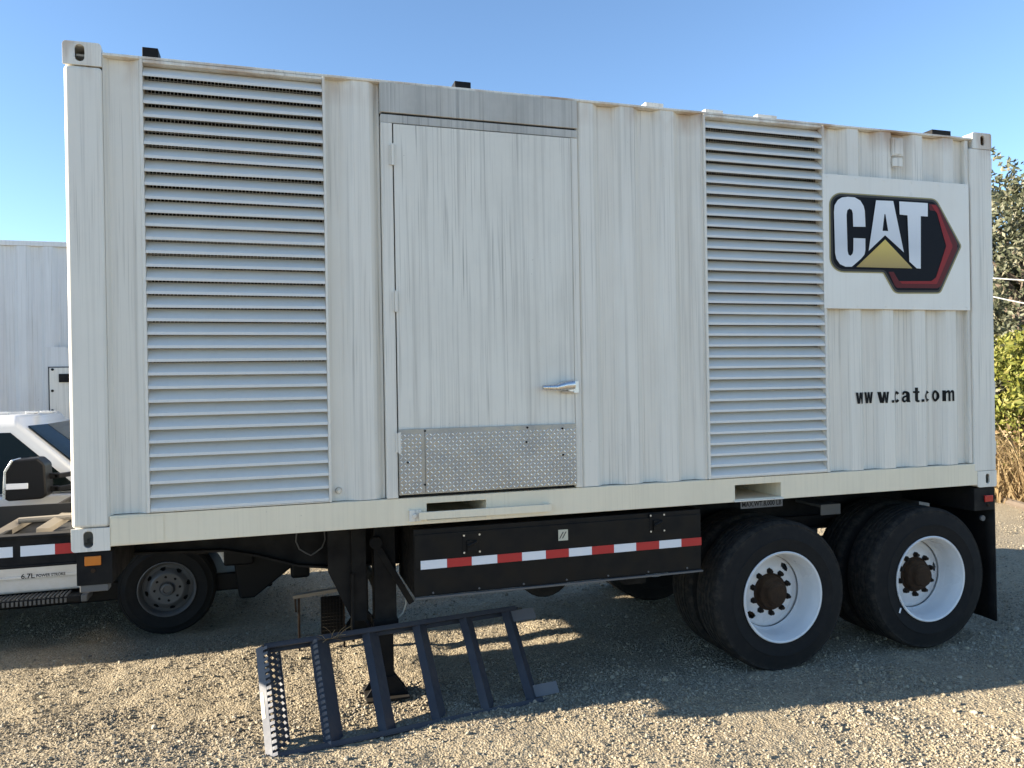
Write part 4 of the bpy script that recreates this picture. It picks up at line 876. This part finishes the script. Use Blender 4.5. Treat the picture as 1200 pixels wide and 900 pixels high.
tree('oak_tree', (20.0, 7.0), 4.8, 2.7, 16000, .07, 'oak', 'lower grey green evergreen tree standing right of the tall one', 'tree', 26)
tree('oak_tree', (18.2, 10.2), 5.2, 3.2, 26000, .075, 'oak', 'dark evergreen tree half hidden behind the tall grey green one', 'tree', 34, .04)
tree('leafy_bush', (12.9, 5.35), 2.75, 1.0, 9000, .052, 'lime', 'yellow green leafy bush growing above the dry weeds', 'bush', 16, .35, .05)
tree('leafy_bush', (12.0, 4.3), 1.15, .5, 900, .06, 'lime', 'small yellow green bush among the dry weeds', 'bush', 8, .3, .03)
def weeds(name, n, x0, x1, y0, y1, h0, h1, mat, label):
    X = RNG.uniform(x0, x1, n); Y = RNG.uniform(y0, y1, n); Z = height(X, Y); H = RNG.uniform(h0, h1, n) * (.45 + .75 * vnoise(X * 2 + 20, Y * 2 + 20, 61)); a = RNG.uniform(0, 6.28, n); ln = RNG.normal(0, .55, (n, 2)) * H[:, None]; wd = RNG.uniform(.004, .014, n)
    b = np.stack([X, Y, Z - .02], 1); s = np.stack([np.cos(a) * wd, np.sin(a) * wd, a * 0], 1); mid = b + np.stack([ln[:, 0] * .35, ln[:, 1] * .35, H * .6], 1); top = b + np.stack([ln[:, 0], ln[:, 1], H * RNG.uniform(.75, 1, n)], 1)
    v = np.stack([b - s, b + s, mid + s * .8, mid - s * .8, top], 1).reshape(-1, 3); fs = []
    mb = MB(); me = bpy.data.meshes.new(name); k = np.arange(n) * 5
    me.from_pydata(v.tolist(), [], [f for i in k for f in ((i, i + 1, i + 2, i + 3), (i + 3, i + 2, i + 4))]); o = obj(name, me, mat); o['kind'] = 'stuff'; return tag(o, label, 'weeds')
weeds('dry_weeds', 22000, 11.2, 15.5, 2.6, 8.5, .35, 1.5, 'straw', 'tangle of tall dry brown weeds along the yard edge')
q = px(1200, 603, 0, 10.4)
lgp = [(10.2 + .35 * k, 2.4 + .62 * k, float(height(10.2 + .35 * k, 2.4 + .62 * k)) + .05 + .02 * math.sin(k * 1.7)) for k in range(6)]
tag(MB().tube(lgp, [.05, .06, .055, .06, .05, .03], 8).build('fallen_branch', 'bark', smooth=True), 'grey fallen branch lying before the dry weeds', 'branch')
# two service cables on wooden poles, the poles stand outside the view
for (u0, v0, u1, v1), lb in (((1165, 326, 1200, 327), 'upper pale service cable strung in front of the tall tree'), ((1165, 348, 1200, 354), 'lower pale service cable strung in front of the tall tree')):
    a, b = px(u0, v0, 0, 12.2), px(u1, v1, 0, 12.5); d = (b - a).normalized(); p0 = a - d * 3.4; p1 = b + d * 7.0
    pts = [p0.lerp(p1, k / 24) - Vector((0, 0, .35 * (1 - (2 * k / 24 - 1) ** 2) - .30)) for k in range(25)]
    tag(MB().tube(pts, .010, 6).build('service_cable', 'cable', smooth=True), lb, 'cable')
k = 9000; X = RNG.uniform(11.3, 14.5, k); Y = RNG.uniform(2.8, 8, k); P = np.stack([X, Y, height(X, Y) + RNG.uniform(.03, 1.35, k) * (.5 + .7 * vnoise(X * 2 + 20, Y * 2 + 20, 61))], 1)
o = leaves('dry_leaves', P, .045, 'straw', None); o['kind'] = 'stuff'; tag(o, 'dry brown leaves and seed heads caught in the tall weeds', 'leaves')
k = 2600; X = RNG.uniform(11.5, 13.5, k); Y = RNG.uniform(3, 6.5, k); kp = vnoise(X * 1.3 + 5, Y * 1.3 + 5, 77) > .55; X, Y = X[kp], Y[kp]; k = len(X)
o = leaves('green_leaves', np.stack([X, Y, height(X, Y) + RNG.uniform(.1, 1.5, k)], 1), .06, 'lime', None); o['kind'] = 'stuff'; tag(o, 'fresh yellow green shoots growing through the dry weeds', 'leaves')
sw = MB(); c0 = lp(.33, LV - .06, .0)
for k in range(9):
    d = Vector((RNG.uniform(-1, 1), RNG.uniform(-.6, .6), RNG.uniform(-.2, .9))).normalized() * RNG.uniform(.05, .12); b = c0 + U * RNG.uniform(-.02, .08) + Wd * .01
    sw.tube([b, b + d * .5 + Vector((0, 0, .01)), b + d], .0016, 4)
o = sw.build('straw', 'straw'); o['kind'] = 'stuff'; tag(o, 'few stalks of dry straw caught on the ladder treads', 'straw')
